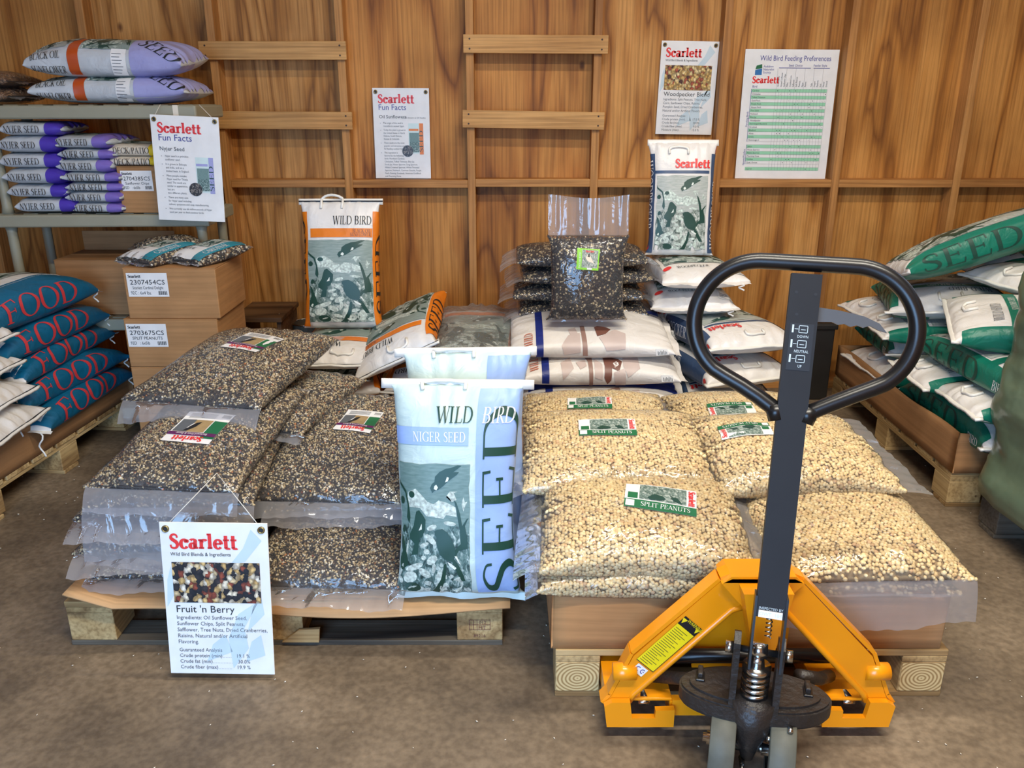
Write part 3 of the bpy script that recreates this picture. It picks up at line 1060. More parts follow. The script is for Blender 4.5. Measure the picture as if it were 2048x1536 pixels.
def tray(label, x0, x1, y0, y1, z0, z1, m='cardboard', rot=0.0, bulge=0.0, group='cardboard trays on the pallets'):
    cx, cy = (x0 + x1) / 2, (y0 + y1) / 2
    t = root('cardboard_tray', label, 'tray', (cx, cy, z0), group)
    Mr = np.array(Matrix.Translation((cx, cy, 0)) @ Matrix.Rotation(R(rot), 4, 'Z'))
    hx, hy = (x1 - x0) / 2, (y1 - y0) / 2
    th = 0.005
    def wallp(name, a, b, bul):
        n, k = 24, 6
        U, Z = np.meshgrid(np.linspace(0, 1, n), np.linspace(0, 1, k))
        U, Z = U.ravel(), Z.ravel()
        d = np.array([b[0] - a[0], b[1] - a[1]])
        nr = np.array([d[1], -d[0]]) / np.hypot(*d)
        g = np.random.default_rng(int(abs(a[0] * 77 + a[1] * 31)))
        ph = g.uniform(0, 6, 3)
        def side(o):
            w = bul * np.sin(PI * U) * np.sin(Z * PI * 0.8 + .3) + 0.003 * np.sin(U * 17 + ph[0]) * Z + o
            zz = z0 + (z1 - z0) * Z + 0.006 * np.sin(U * 9 + ph[1]) * Z
            return np.stack([a[0] + d[0] * U + nr[0] * w, a[1] + d[1] * U + nr[1] * w, zz, np.ones_like(U)], 1)
        V = np.concatenate([side(0), side(-th)]) @ Mr.T[:, :3]
        m_ = n * k
        F = []
        for j in range(k - 1):
            for i in range(n - 1):
                q = (j * n + i, j * n + i + 1, (j + 1) * n + i + 1, (j + 1) * n + i)
                F.append(q)
                F.append(tuple(m_ + c for c in reversed(q)))
        for i in range(n - 1):
            q = (k - 1) * n + i
            F.append((q, q + 1, m_ + q + 1, m_ + q))
            F.append((i + 1, i, m_ + i, m_ + i + 1))
        for j in range(k - 1):
            for e in (0, n - 1):
                q = j * n + e
                F.append((q, q + n, m_ + q + n, m_ + q))
        mk(name, V, F, m, t, True)
    wallp('side_panel', (-hx, -hy), (hx, -hy), bulge)
    wallp('side_panel', (hx, -hy), (hx, hy), bulge)
    wallp('side_panel', (hx, hy), (-hx, hy), 0)
    wallp('side_panel', (-hx, hy), (-hx, -hy), bulge)
    M = Matrix.Translation((cx, cy, 0)) @ Matrix.Rotation(R(rot), 4, 'Z')
    MB().box(-hx + .006, hx - .006, -hy + .006, hy - .006, z0, z0 + 0.006, M).build('bottom', m, t)
    return t

pallet('wooden pallet under the dark seed mix bags, with a brown cardboard sheet on it', -1.262, -0.027, 2.006, 3.02, (-1.195, -0.66, -0.092), low='grey_and_shaded_pallet')  # bottom boards use the dark grey wood, painting in the shading down there
pallet('pale wooden pallet under the peanut bags that the pallet jack is pushed into', 0.112, 1.122, 1.790, 3.00, (0.170, 0.617, 1.064), bw=0.115)
pallet('wooden pallet at the right under the green and white bags', 1.665, 2.68, 2.86, 4.07, (1.73, 2.17, 2.61))
pallet('wooden pallet at the left under the blue lettered bags', -2.95, -1.86, 2.72, 3.80, (-2.88, -2.4, -1.93), rot=-5)
pallet('wooden pallet against the wall under the orange banded bags', -0.98, 0.0, 3.16, 4.16, (-0.92, -0.49, -0.06))
pallet('wooden pallet against the wall under the blue trimmed bags', 0.03, 1.22, 3.16, 4.16, (0.1, 0.62, 1.15))
pallet('grey wooden pallet under the green film wrapped load', 1.715, 2.73, 1.72, 2.735, (1.785, 2.22, 2.66), 'grey_and_shaded_pallet', 'grey_and_shaded_pallet')
tray('cardboard tray holding the peanut bags behind the yellow jack', 0.100, 1.100, 1.795, 2.97, 0.146, 0.31, 'cardboard', 0, 0.012)
tray('cardboard tray at the right holding the green and white bags', 1.662, 2.66, 2.85, 4.05, 0.146, 0.305, 'cardboard_dark', 0, 0.004)
tray('cardboard tray at the left holding the blue and white bags', -2.93, -1.86, 2.715, 3.80, 0.146, 0.312, 'cardboard_dark', -5, 0.004)

# end grain of the two front blocks and the stamp on the other pallet
def endgrain():
    m, n, b = nt('end_grain')
    uv = N(n, 'ShaderNodeUVMap')
    mp = N(n, 'ShaderNodeMapping')
    mp.inputs['Location'].default_value = (-0.5, -0.45, 0)
    n.links.new(uv.outputs[0], mp.inputs['Vector'])
    w_ = N(n, 'ShaderNodeTexWave', wave_type='RINGS', rings_direction='Z')
    w_.inputs['Scale'].default_value = 3.4
    w_.inputs['Distortion'].default_value = 1.5
    w_.inputs['Detail'].default_value = 2
    n.links.new(mp.outputs[0], w_.inputs['Vector'])
    r = ramp(n, [(0.0, lin((150, 118, 72))), (0.6, lin((206, 178, 122))), (1.0, lin((216, 192, 140)))])
    n.links.new(w_.outputs[0], r.inputs[0])
    n.links.new(r.outputs[0], b.inputs['Base Color'])
    b.inputs['Roughness'].default_value = 0.7
endgrain()
pR = bpy.data.objects['wooden_pallet.001']
for bx in (.170, 1.064):
    V, F, uv = rect2(-.055, .055, -.043, .043, .5)
    decal('end_grain', Flat(Matrix.Translation((bx, 1.790, .062)) @ Matrix.Rotation(R(90), 4, 'X')), (V, F), 'end_grain', pR, .0012, uv)
Sp = Flat(Matrix.Translation((-.092, 2.006, .064)) @ Matrix.Rotation(R(90), 4, 'X'))
decal('stamp', Sp, [rect2(-.030, .030, a_, a_ + .0015, .5)[:2] for a_ in (-.012, .004, .020)] + [rect2(a_, a_ + .0015, -.012, .021, .5)[:2] for a_ in (-.030, -.018, -.008, .029)] + [put2(sans('HT', .012), -.004, -.010), put2(sans('012', .010), -.002, .008), put2(sans('89216', .010), -.018, -.036)], 'brown', bpy.data.objects['wooden_pallet'], .0012)

# brown sheet of cardboard lying on the front-left pallet
def sheet_fn(U, D):
    x = -0.62 + U * 0.615
    y = 1.97 + D * 1.0
    edge = np.clip((0.10 - D) / 0.10, 0, 1)
    z = 0.150 - 0.030 * edge ** 1.5 * (0.6 + 0.4 * np.sin(U * 3 + 1)) + 0.05 * np.clip((-U - 0.80) / 0.2, 0, 1) * np.clip((0.4 - D) / 0.4, 0, 1)
    y = y - 0.01 * np.sin(U * 4)
    return np.stack([x, y, z], 1)
cs = sheet('cardboard_sheet', sheet_fn, 40, 24, 'cardboard_light', None)
cs['label'] = 'curling brown cardboard sheet between the pallet and the seed mix bags'
cs['category'] = 'cardboard'
md = cs.modifiers.new('thick', 'SOLIDIFY')
md.thickness = 0.005
md.offset = 1
MB().prism([(0, 0), (0.105, 0.0), (0.11, 0.045), (0.05, 0.040)], 'y', 1.994, 2.004, Matrix.Translation((-0.655, 0, 0.018))).build('wood_splinter', 'pallet_wood', bpy.data.objects['wooden_pallet'])

# ------------------------------------------------------------------ bag builders
_ICO = None
def base_shape(kind):
    if kind == 'ico':
        p = (1 + 5 ** .5) / 2
        V = np.array([(-1, p, 0), (1, p, 0), (-1, -p, 0), (1, -p, 0), (0, -1, p), (0, 1, p), (0, -1, -p), (0, 1, -p), (p, 0, -1), (p, 0, 1), (-p, 0, -1), (-p, 0, 1)], float)
        V /= np.linalg.norm(V[0])
        F = np.array([(0, 11, 5), (0, 5, 1), (0, 1, 7), (0, 7, 10), (0, 10, 11), (1, 5, 9), (5, 11, 4), (11, 10, 2), (10, 7, 6), (7, 1, 8), (3, 9, 4), (3, 4, 2), (3, 2, 6), (3, 6, 8), (3, 8, 9), (4, 9, 5), (2, 4, 11), (6, 2, 10), (8, 6, 7), (9, 8, 1)])
    else:
        V = np.array([(1, 0, 0), (-1, 0, 0), (0, 1, 0), (0, -1, 0), (0, 0, 1), (0, 0, -1)], float)
        F = np.array([(0, 2, 4), (2, 1, 4), (1, 3, 4), (3, 0, 4), (2, 0, 5), (1, 2, 5), (3, 1, 5), (0, 3, 5)])
    return V, F

def rand_rot(g, n):
    q = g.normal(size=(n, 4))
    q /= np.linalg.norm(q, axis=1)[:, None]
    w, x, y, z = q.T
    return np.stack([1 - 2 * (y * y + z * z), 2 * (x * y - z * w), 2 * (x * z + y * w), 2 * (x * y + z * w), 1 - 2 * (x * x + z * z), 2 * (y * z - x * w),
                     2 * (x * z - y * w), 2 * (y * z + x * w), 1 - 2 * (x * x + y * y)], 1).reshape(n, 3, 3)

PEANUT = dict(shape='ico', sp=0.0102, size=(0.0072, 0.0060, 0.0043), cols=[(230, 206, 154), (226, 200, 146), (236, 216, 168), (220, 190, 136), (208, 172, 128)], w=[.3, .3, .22, .13, .05], jit=.55, tilt=.2)
MIX = dict(shape='oct', sp=0.0069, size=(0.0072, 0.0034, 0.0030), cols=[(44, 40, 42), (66, 60, 58), (212, 192, 150), (178, 154, 114), (232, 220, 194), (190, 120, 64), (116, 98, 78), (140, 76, 54)], w=[.19, .13, .23, .19, .10, .02, .13, .012], jit=.8, tilt=.6)
BLEND = dict(shape='oct', sp=0.0088, size=(0.0085, 0.0040, 0.0034), cols=[(36, 34, 38), (54, 50, 52), (214, 190, 146), (226, 206, 168), (120, 104, 84)], w=[.46, .2, .14, .08, .12], jit=.8)
CARD = dict(shape='oct', sp=0.0100, size=(0.0085, 0.005, 0.0045), cols=[(46, 40, 36), (210, 190, 150), (236, 226, 204), (150, 120, 84)], w=[.4, .25, .2, .15], jit=.8)

def seeds(B, spec, parent, seed, smax=0.60, off=-0.0026):
    g = np.random.default_rng(seed + 500)
    sp = spec['sp']
    S = np.arange(-B.half * smax, B.half * smax, sp)
    Y = np.arange(-B.L / 2 * .997, B.L / 2 * .997, sp * .87)
    gs, gy = np.meshgrid(S, Y)
    gs[1::2] += sp / 2
    P = np.stack([gs.ravel(), gy.ravel()], 1)
    P += g.uniform(-.5, .5, P.shape) * sp * spec['jit']
    e = B.prof(P[:, 1])[1]
    P = P[e > 0.05]
    n = len(P)
    C0 = B.at(P, 0.0)
    nr = B.at(P, 0.001) - C0
    nr /= np.linalg.norm(nr, axis=1)[:, None] + 1e-9
    C = C0 + nr * off
    bv, bf = base_shape(spec['shape'])
    k = len(bv)
    sc = np.array(spec['size'])[None] * g.uniform(.75, 1.2, (n, 1))
    idx = g.choice(len(spec['cols']), size=n, p=np.array(spec['w']) / sum(spec['w']))
    if spec['shape'] == 'oct':      # chips and nuts are rounder than sunflower seeds
        ch = idx >= 2
        sc[ch] = sc[ch] * np.stack([g.uniform(.55, 1.0, ch.sum()), g.uniform(.8, 1.6, ch.sum()), g.uniform(.8, 1.3, ch.sum())], 1)
    nn = nr + g.normal(size=(n, 3)) * spec.get('tilt', .3)
    nn /= np.linalg.norm(nn, axis=1)[:, None]
    t1 = np.cross(nn, g.normal(size=(n, 3)))
    t1 /= np.linalg.norm(t1, axis=1)[:, None] + 1e-9
    Rm = np.stack([t1, np.cross(nn, t1), nn], 2)
    V = C[:, None, :] + np.einsum('nij,nkj->nki', Rm, bv[None] * sc[:, None, :])
    F = (bf[None] + (np.arange(n) * k)[:, None, None]).reshape(-1, 3)
    lc = np.array([lin(c) for c in spec['cols']])
    col = lc[idx] * np.concatenate([g.uniform(.82, 1.12, (n, 1))] * 3 + [np.ones((n, 1))], 1)
    col = np.repeat(np.clip(col, 0, 1), k, 0)
    return mk('seeds', V.reshape(-1, 3), F, 'seeds', parent, True, 'stuff', None, col)

def clear_bag(name, label, B, spec, flaps=(), labels=None, group=None, sd=True, fm='film', core='core_dark'):
    loc = B.world(np.array([[0, 0, 0.0]]))[0]
    t = root(name, label, 'bag', tuple(float(v) for v in loc), group)
    V, F = B.grid(48, 40, -0.008, .965)
    mk('filling', V, F, core, t)
    if sd:
        seeds(B, spec, t, int(abs(B.ph) * 10))
    V, F = B.grid(58, 48, 0.0030)
    mk('film', V, F, fm, t)
    for end, ln, dr in flaps:
        sheet('seal_flap', lambda U, D: B.endpts(U, D * ln * (1 + .06 * np.sin(U * 2.2 + B.ph)), end, dr, 0.004), 60, 10, 'film_flap', t)
    if labels:
        labels(B, t)
    return t

def paper_bag(name, label, B, base, ops, group=None, cat='bag', res=(66, 52), nocap=False):
    loc = B.world(np.array([[0, 0, 0.0]]))[0]
    t = root(name, label, cat, tuple(float(v) for v in loc), group)
    V, F = B.grid(res[0], res[1])
    mk('body', V, F, base, t)
    lets, rects = {}, {}
    for op in ops:
        k = op[0]
        if k == 'r':
            rects.setdefault(op[5], []).append(rect2(op[1], op[2], op[3], op[4], 0.009)[:2])
        elif k == 'p':
            rects.setdefault(op[2], []).append(poly2(op[1]))
    for m, it in rects.items():
        for q in it:
            decal('printed_panel', B, [q], m, t, 0.0022)
    for op in ops:
        k = op[0]
        if k == 't':
            _, txt, st, size, s, y, rot, m, al = op[:9]
            sx = op[9] if len(op) > 9 else 1.0
            vf = sans(txt, size) if st == 'sans' else serif(txt, size, st == 'bold', 0.03 if st == 'bold' else 0.05, 0.12 if st == 'ital' else 0.0)
            lets.setdefault(m, []).append(put2(vf, s, y, rot, al, sx))
        elif k == 'art':
            birdscene(B, op[1], op[2], op[3], op[4], t, op[5] if len(op) > 5 else 'print_green', op[6] if len(op) > 6 else 'dark_green', 'leaf_print', 0.0026)
        elif k == 'handle':
            _, s, y, w, h, lift = op[:6]
            end = op[6] if len(op) > 6 else 1
            pts = [(s - w / 2, y), (s - w / 2, y + h * .6)] + [(s - w / 2 * math.cos(a) * 1.0, y + h * .6 + h * .4 * math.sin(a)) for a in np.linspace(0.15, PI - 0.15, 9)] + [(s + w / 2, y + h * .6), (s + w / 2, y)]
            pp = B.at(np.array(pts), 0.006)
            if lift:
                pp = pp.copy()
                nz = B.M[:3, 1]
                ys = np.array(pts)[:, 1]
                pp += np.outer(np.clip((ys - y) / h, 0, 1) * lift, nz)
            MB().tube(pp.tolist(), 0.0055, 8).build('carry_handle', 'tape_white', t, True)
        elif k == 'tape':
            end, stripe = op[1], op[2]
            ext = op[3] if len(op) > 3 else 1.07
            nu = 40
            U = np.linspace(-1, 1, nu)
            zax = B.M[:3, 2]
            rows = []
            for D, dz in ((-0.012, 0.0045), (0.014, 0.0045), (0.014, -0.0045), (-0.012, -0.0045)):
                rows.append(B.endpts(U, np.full(nu, D), end, 0.0, 0.004, ext) + zax * dz)
            V = np.concatenate(rows)
            F = [(r * nu + i, r * nu + i + 1, ((r + 1) % 4) * nu + i + 1, ((r + 1) % 4) * nu + i) for r in range(4) for i in range(nu - 1)]
            F += [(0, nu, 2 * nu, 3 * nu), (nu - 1, 4 * nu - 1, 3 * nu - 1, 2 * nu - 1)]
            tp = mk('sewn_tape', V, F, 'tape_white', t, True)
            if stripe:
                for zz in (0.0052, -0.0052):
                    a = B.endpts(U, np.full(nu, -0.001), end, 0.0, 0.004, ext) + zax * zz
                    b = B.endpts(U, np.full(nu, 0.006), end, 0.0, 0.004, ext) + zax * zz
                    V = np.concatenate([a, b])
                    mk('stripe', V, [(i, i + 1, nu + i + 1, nu + i) for i in range(nu - 1)], 'black', tp, True)
        elif k == 'hem':
            end, ln, m = op[1], op[2], op[3]
            sheet('hem', lambda U, D: B.endpts(U, D * ln * (1 + .12 * np.sin(U * 7 + B.ph)), end, 0.3, 0.005, 1.0), 34, 4, m, t)
        elif k == 'cord':
            p = Vector(B.endpts(np.array([op[2]]), np.array([0.012]), op[1])[0].tolist())
            ln = op[3]
            pts = [p + Vector((0.012 * math.sin(i * 1.1), 0.004 * math.cos(i * 1.3) - .004, -ln * i / 7.0)) for i in range(8)]
            MB().tube([tuple(q) for q in pts], 0.0035, 6).build('cord', 'tape_white', t, True)
        elif k == 'tag':
            s, y, w, h, rot = op[1:6]
            c, sn = math.cos(R(rot)), math.sin(R(rot))
            def tr(V):
                return np.stack([s + V[:, 0] * c - V[:, 1] * sn, y + V[:, 0] * sn + V[:, 1] * c], 1)
            V, F, _ = rect2(-w / 2, w / 2, -h / 2, h / 2, 0.02)
            tg = decal('paper_tag', B, (tr(V), F), 'white', t, 0.0035)
            it = []
            for q in range(7):
                it.append((tr(rect2(-w * .42, w * (.1 + .25 * ((q * 37) % 5) / 5), -h * .38 + q * h * .11, -h * .38 + q * h * .11 + .0022)[0]), [(0, 1, 3, 2)]))
            decal('tag_print', B, it, 'ink_grey', tg, 0.0042)
    for m, it in lets.items():
        for q in it:
            decal('lettering', B, [q], m, t, 0.0040)
    return t

# small printed stickers --------------------------------------------------
def sticker(B, t, s, y, w, h, rot, parts, name='label', bg='white', off=0.0045):
    """parts: list of (kind, ...) in the sticker's own frame, origin at its middle"""
    c, sn = math.cos(R(rot)), math.sin(R(rot))
    def tr(V):
        return np.stack([s + V[:, 0] * c - V[:, 1] * sn, y + V[:, 0] * sn + V[:, 1] * c], 1)
    V, F, _ = rect2(-w / 2, w / 2, -h / 2, h / 2, 0.02)
    lab = decal(name, B, (tr(V), F), bg, t, off)
    n = 0
    for p in parts:
        n += 1
        if p[0] == 'r':
            V, F, uv = rect2(p[1], p[2], p[3], p[4], 0.02)
            if p[5].startswith('print_'):
                uv = uv * np.array([1.0, .5])
            decal('printed_panel', B, (tr(V), F), p[5], lab, off + .0007 * (1 + (p[6] if len(p) > 6 else 0)), uv)
        elif p[0] == 'p':
            V, F = poly2(p[1])
            decal('printed_shape', B, (tr(V), F), p[2], lab, off + .0021)
        else:
            _, txt, st, size, x_, y_, rr, m, al = p[:9]
            vf = sans(txt, size) if st == 'sans' else serif(txt, size, st == 'bold')
            V, F = put2(vf, x_, y_, rr, al, p[9] if len(p) > 9 else 1.0)
            decal('lettering', B, (tr(V), F), m, lab, off + .0021)
    return lab

def peanut_label(s, y, rot, w=0.150):
    h = w * 0.60
    def f(B, t):
        bars = [('r', -w * .46 + i * w * .014, -w * .46 + i * w * .014 + w * .007, -h * .44, -h * .26, 'black') for i in range(5)]
        sticker(B, t, s, y, w, h, rot, [('r', -w / 2, w / 2, -h / 2, -h * .20, 'label_green'), ('r', -w * .48, -w * .36, -h * .46, -h * .24, 'white', 1),
                                        ('r', -w * .30, w * .36, -h * .16, h * .46, 'print_green'), ('r', -w * .46, -w * .32, -h * .16, h * .08, 'label_green'),
                                        ('p', [(-.01 + w * .13 * a, -h * .02 + h * .2 * b) for a, b in ((-1, -.3), (-.3, .5), (.6, .3), (1, -.2), (.4, -.6), (-.6, -.7))], 'dark_green'),
                                        ('p', [(w * .22 + w * .08 * a, -h * .04 + h * .16 * b) for a, b in ((-1, .3), (-.2, .8), (.6, .1), (1, -.7), (.2, -.5), (-.6, -.1))], 'dark_green'),
                                        ('t', 'SPLIT PEANUTS', 'serif', h * .15, w * .07, -h * .42, 0, 'white', 'c', w * .76 / (h * .15) / 9.6),
                                        ('t', 'Scarlett', 'bold', h * .15, w * .39, h * .42, -90, 'red', 'l', .9)] + bars)
    return f

def berry_label(s, y, rot, w=0.125):
    """woodpecker picture, green side, plum band, red brand word"""
    h = w * 1.12
    def f(B, t):
        sticker(B, t, s, y, w, h, rot, [('r', -w / 2, -w * .22, -h * .22, h * .36, 'label_green'), ('r', -w * .20, w * .46, -h * .22, h * .18, 'core_tan'), ('r', w * .16, w * .46, -h * .22, h * .18, 'ink_grey', 1),
                                        ('p', [(w * (.12 + .12 * a), h * (.02 + .16 * b)) for a, b in ((-1, -1), (-.2, -.8), (.6, .1), (1, .9), (.3, .8), (-.6, 0))], 'black'),
                                        ('p', [(w * (.17 + .05 * a), h * (-.02 + .10 * b)) for a, b in ((-1, -1), (0, -.4), (1, 1), (0, .6))], 'white'),
                                        ('r', -w / 2, w / 2, h * .20, h * .30, 'plum', 1), ('t', 'Backyard Fruit & Berry', 'sans', h * .055, 0, h * .225, 0, 'white', 'c', .82),
                                        ('t', 'Scarlett', 'bold', h * .13, 0, h * .335, 0, 'red', 'c', 1.0)] +
                [('r', -w * .18, w * .40, -h * .30 - i * h * .035, -h * .30 - i * h * .035 + .0015, 'ink_grey') for i in range(5)] +
                [('r', -w * .46 + i * w * .03, -w * .46 + i * w * .03 + w * .014, -h * .44, -h * .34, 'black') for i in range(6)])
    return f

# ------------------------------------------------------------------ the dark seed-mix bags on the front-left pallet
def mixbag(label, x, y, z, yaw=0, pitch=0, roll=0, W=0.42, L=0.55, T=0.10, seed=1, flaps=((-1, .065, .9), (1, .05, .3)), lab=None, sag=(0, 0), sd=True, spec=MIX, group='clear bags of dark seed mix', core='core_dark', q=2.6):
    B = Bag(W, L, T, place(x, y, z, yaw, pitch, roll), 2.25, 4.0, q, q, seed, 0.008, sag, 0.40, 0.35, 0.012)
    return clear_bag('seed_mix_bag', label, B, spec, flaps, lab, group, sd, 'film', core)

mixbag('clear seed mix bag, lowest of the front left pile', -0.985, 2.33, 0.156, 2, 0, 0, .44, .56, .095, 1, ((-1, .05, .6), (1, .03, .2)))
mixbag('clear seed mix bag, second from the bottom of the front left pile', -1.01, 2.33, 0.242, 4, 0, 0, .43, .56, .095, 2, ((-1, .08, .4), (1, .03, .2)))
mixbag('clear seed mix bag with a long film flap, third from below at front left', -0.99, 2.34, 0.326, -2, 0, 0, .43, .55, .095, 3, ((-1, .08, .5), (1, .03, .2)))
mixbag('clear seed mix bag whose glossy film drops down just behind the sign strings', -0.96, 2.35, 0.395, 2, 4, 0, .44, .58, .10, 4, ((-1, .085, 2.2), (1, .03, .2)))
mixbag('clear seed mix bag with a woodpecker label, second from the top of the left pile', -0.925, 2.35, 0.468, -5, 7, 0, .40, .62, .112, 5, ((-1, .060, 1.2), (1, .02, .2)), berry_label(0.01, -0.07, 175, .15))
mixbag('clear seed mix bag lowest at the back of the left pile', -0.80, 2.74, 0.156, 5, 0, 0, .42, .50, .10, 6, ((-1, .02, .4), (1, .04, .4)), None, (0, 0), False)
mixbag('clear seed mix bag, second layer at the back, torn flap at its right', -0.79, 2.72, 0.25, 2, 0, 0, .42, .54, .105, 7, ((-1, .06, .5), (1, .04, .4)))
mixbag('clear seed mix bag, third layer at the back, small flap at its right', -0.80, 2.70, 0.345, 8, 0, 0, .42, .54, .105, 8, ((-1, .06, .5), (1, .04, .4)))
mixbag('clear seed mix bag at the back just under the top bag', -0.815, 2.72, 0.44, -12, 0, 0, .42, .54, .11, 9, ((-1, .05, .5), (1, .04, .4)))
mixbag('clear seed mix bag with a label, topmost of the left pile', -0.915, 2.665, 0.578, -11, 4, 0, .42, .62, .120, 10, ((-1, .065, 1.0), (1, .06, .1)), berry_label(0.03, 0.05, 170, .14))
mixbag('clear seed mix bag on the cardboard sheet right of the fruit and berry sign', -0.515, 2.285, 0.156, -2, 3, 0, .42, .57, .135, 11, ((-1, .075, .25), (1, .04, .3)), berry_label(-0.02, 0.17, 178, .115))
mixbag('clear seed mix bag, middle one beside the pale blue sack, only its front showing', -0.52, 2.50, 0.278, 2, 0, 0, .43, .56, .10, 12, ((-1, .06, .6), (1, .04, .3)))
mixbag('clear seed mix bag with a label, top one beside the pale blue sack', -0.535, 2.52, 0.352, -3, 9, 0, .43, .62, .125, 13, ((-1, .055, .6), (1, .05, .3)), berry_label(0.03, 0.04, 172, .125))

# ------------------------------------------------------------------ peanut bags
def peanutbag(label, x, y, z, yaw=-90, pitch=0, roll=0, W=0.40, L=0.54, T=0.13, seed=1, flaps=((-1, .07, .5), (1, .07, .5)), lab=None, sag=(0, 0), sd=True, q=2.8):
    B = Bag(W, L, T, place(x, y, z, yaw, pitch, roll), 2.15, 4.0, q, q, seed, 0.010, sag, 0.42, 0.25, 0.014)
    return clear_bag('peanut_bag', label, B, PEANUT, flaps, lab, 'clear bags of split peanuts', sd, 'film', 'core_tan')

peanutbag('clear peanut bag lowest at the front left, bulging over the tray edge', 0.345, 1.975, 0.285, -90, 0, 2, .40, .56, .125, 21, ((-1, .04, .6), (1, .05, .4)))
peanutbag('clear peanut bag lowest at the front right, under the hanging clear flap', 0.865, 2.055, 0.272, 0, 0, 0, .48, .55, .110, 22, ((-1, .01, 1.0), (1, .03, .3)))
peanutbag('clear peanut bag under the left middle bag, its end peeking out at the left', 0.31, 2.29, 0.160, -90, 0, 0, .40, .54, .275, 23, ((-1, .07, .8), (1, .05, .4)))
peanutbag('clear peanut bag deep in the tray at the front', 0.60, 2.02, 0.156, -90, 0, 0, .38, .90, .135, 32, (), None, (0, 0), False)
peanutbag('clear peanut bag in the lower layer at the back left of the tray', 0.33, 2.70, 0.156, -90, 0, 0, .44, .46, .215, 24, ((1, .04, .4),), None, (0, 0), False)
peanutbag('clear peanut bag in the lower layer at the back right of the tray', 0.84, 2.66, 0.156, -90, 0, 0, .46, .46, .215, 25, ((-1, .04, .8),), None, (0, 0), False)
peanutbag('clear peanut bag with upright label, front left top bag beside the jack stem', 0.345, 1.975, 0.356, -93, 0, 7, .40, .53, .135, 26, ((-1, .075, .5), (1, .07, .6)), peanut_label(0.0, 0.045, 82, .185))
peanutbag('clear peanut bag at the front right, its clear end hanging over the tray', 0.885, 2.065, 0.322, 2, 2, 0, .47, .60, .125, 27, ((-1, .050, 3.4), (1, .05, .4)), peanut_label(0.02, 0.17, 172, .13))
peanutbag('clear peanut bag with upright label, left middle bag next to the pale blue sack', 0.305, 2.295, 0.425, -91, 0, 6, .44, .54, .125, 28, ((-1, .04, .5), (1, .08, .6)), peanut_label(-0.02, -0.02, 88, .17))
peanutbag('clear peanut bag crossed by the jack stem, right middle bag, label upside down', 0.825, 2.305, 0.415, -87, 0, 5, .44, .52, .130, 29, ((-1, .06, .6), (1, .08, .2)), peanut_label(-0.03, -0.12, -97, .15))
peanutbag('clear peanut bag with upright label, back left bag below the navy trimmed sacks', 0.285, 2.66, 0.365, -92, 0, 4, .42, .50, .135, 30, ((-1, .05, .5), (1, .06, .5)), peanut_label(0.0, -0.02, 88))
peanutbag('clear peanut bag at the back right with an upside down label left of the stem', 0.81, 2.65, 0.365, -88, 0, 4, .44, .50, .135, 31, ((-1, .06, .6), (1, .05, .5)), peanut_label(0.02, -0.07, -94))

# ------------------------------------------------------------------ pale blue niger sacks standing on the front-left pallet
def niger_ops(W, L, B, full=True):
    sd = B.half / 2
    xb = 0.055
    ops = [('r', xb, B.half * .80, -L * .47, L * .485, 'sky_blue'), ('r', -W * .52, xb - .02, L * .235, L * .315, 'sky_blue'),
           ('tape', 1, False, 1.10), ('handle', -0.03, L * .475, .10, .022, 0.004), ('hem', -1, .022, 'niger_paper')]
    if full:
        ops += [('t', 'WILD', 'ital', .042, xb - .012, L * .335, 0, 'dark_green', 'r', .72), ('t', 'BIRD', 'ital', .042, xb + .012, L * .335, 0, 'white', 'l', .72),
                ('t', 'NIGER SEED', 'serif', .026, xb - .028, L * .250, 0, 'white', 'r', .74), ('art', -W * .50, xb - .015, -L * .475, L * .15, 'print_teal'),
                ('t', 'SEED', 'serif', .100, xb + .118, -L * .475, 90, 'dark_green', 'l', 1.78)]
    return ops
for lb, x, y, z, yw, ln, sd_, full in (('pale blue and white sack of niger seed standing in front on the left pallet', -0.150, 2.075, 0.157, -2, 12, 41, True),
                                       ('second pale blue sack standing behind the front niger seed sack, only its top showing', -0.130, 2.235, 0.157, 3, 10, 42, False)):
    W, L, T = (.315, .585, .145) if full else (.315, .63, .13)
    M = place(x, y, z, yw, 90 - ln) @ Matrix.Translation((0, L / 2 + .005, 0))
    B = Bag(W, L, T, M, 2.8, 4.0, 5.5, 2.6, sd_, .0075, (0, 0), .45, .48, .012)
    paper_bag('niger_sack', lb, B, 'bag_niger', niger_ops(W, L, B, full), 'pale blue niger seed sacks')

# ------------------------------------------------------------------ orange banded black-oil sunflower sacks
def orange_ops(W, L, B, side_text=True, art=True, text=True, handle=True):
    h = B.half
    s0 = h / 2 - B.T * .42
    ops = [('r', s0, h * .80, -L * .485, L * .42, 'orange'), ('r', -h * .80, -s0, -L * .485, L * .42, 'orange')]
    ops += [('r', -W * .40, W * .44, L * .215, L * .285, 'orange')]
    if art:
        ops.append(('art', -W * .44, W * .44, -L * .45, L * .195, 'print_green'))
    if text:
        ops += [('t', 'WILD BIRD', 'serif', .036, W * .43, L * .315, 0, 'ink', 'r', .72), ('t', 'BLACK OIL', 'serif', .015, W * .42, L * .252, 0, 'brown', 'r', .8), ('t', 'SUNFLOWER', 'serif', .015, W * .42, L * .222, 0, 'brown', 'r', .8)]
    if side_text:
        ops += [('t', 'SEED', 'serif', .075, h / 2 + .035, -L * .40, 90, 'ink', 'l', 1.6), ('t', 'SEED', 'serif', .075, -h / 2 - .035, L * .36, -90, 'ink', 'l', 1.6)]
    ops.append(('tape', 1, True, 1.06))
    if handle:
        ops.append(('handle', -0.03, L * .405, .085, .035, 0.0))
    return ops

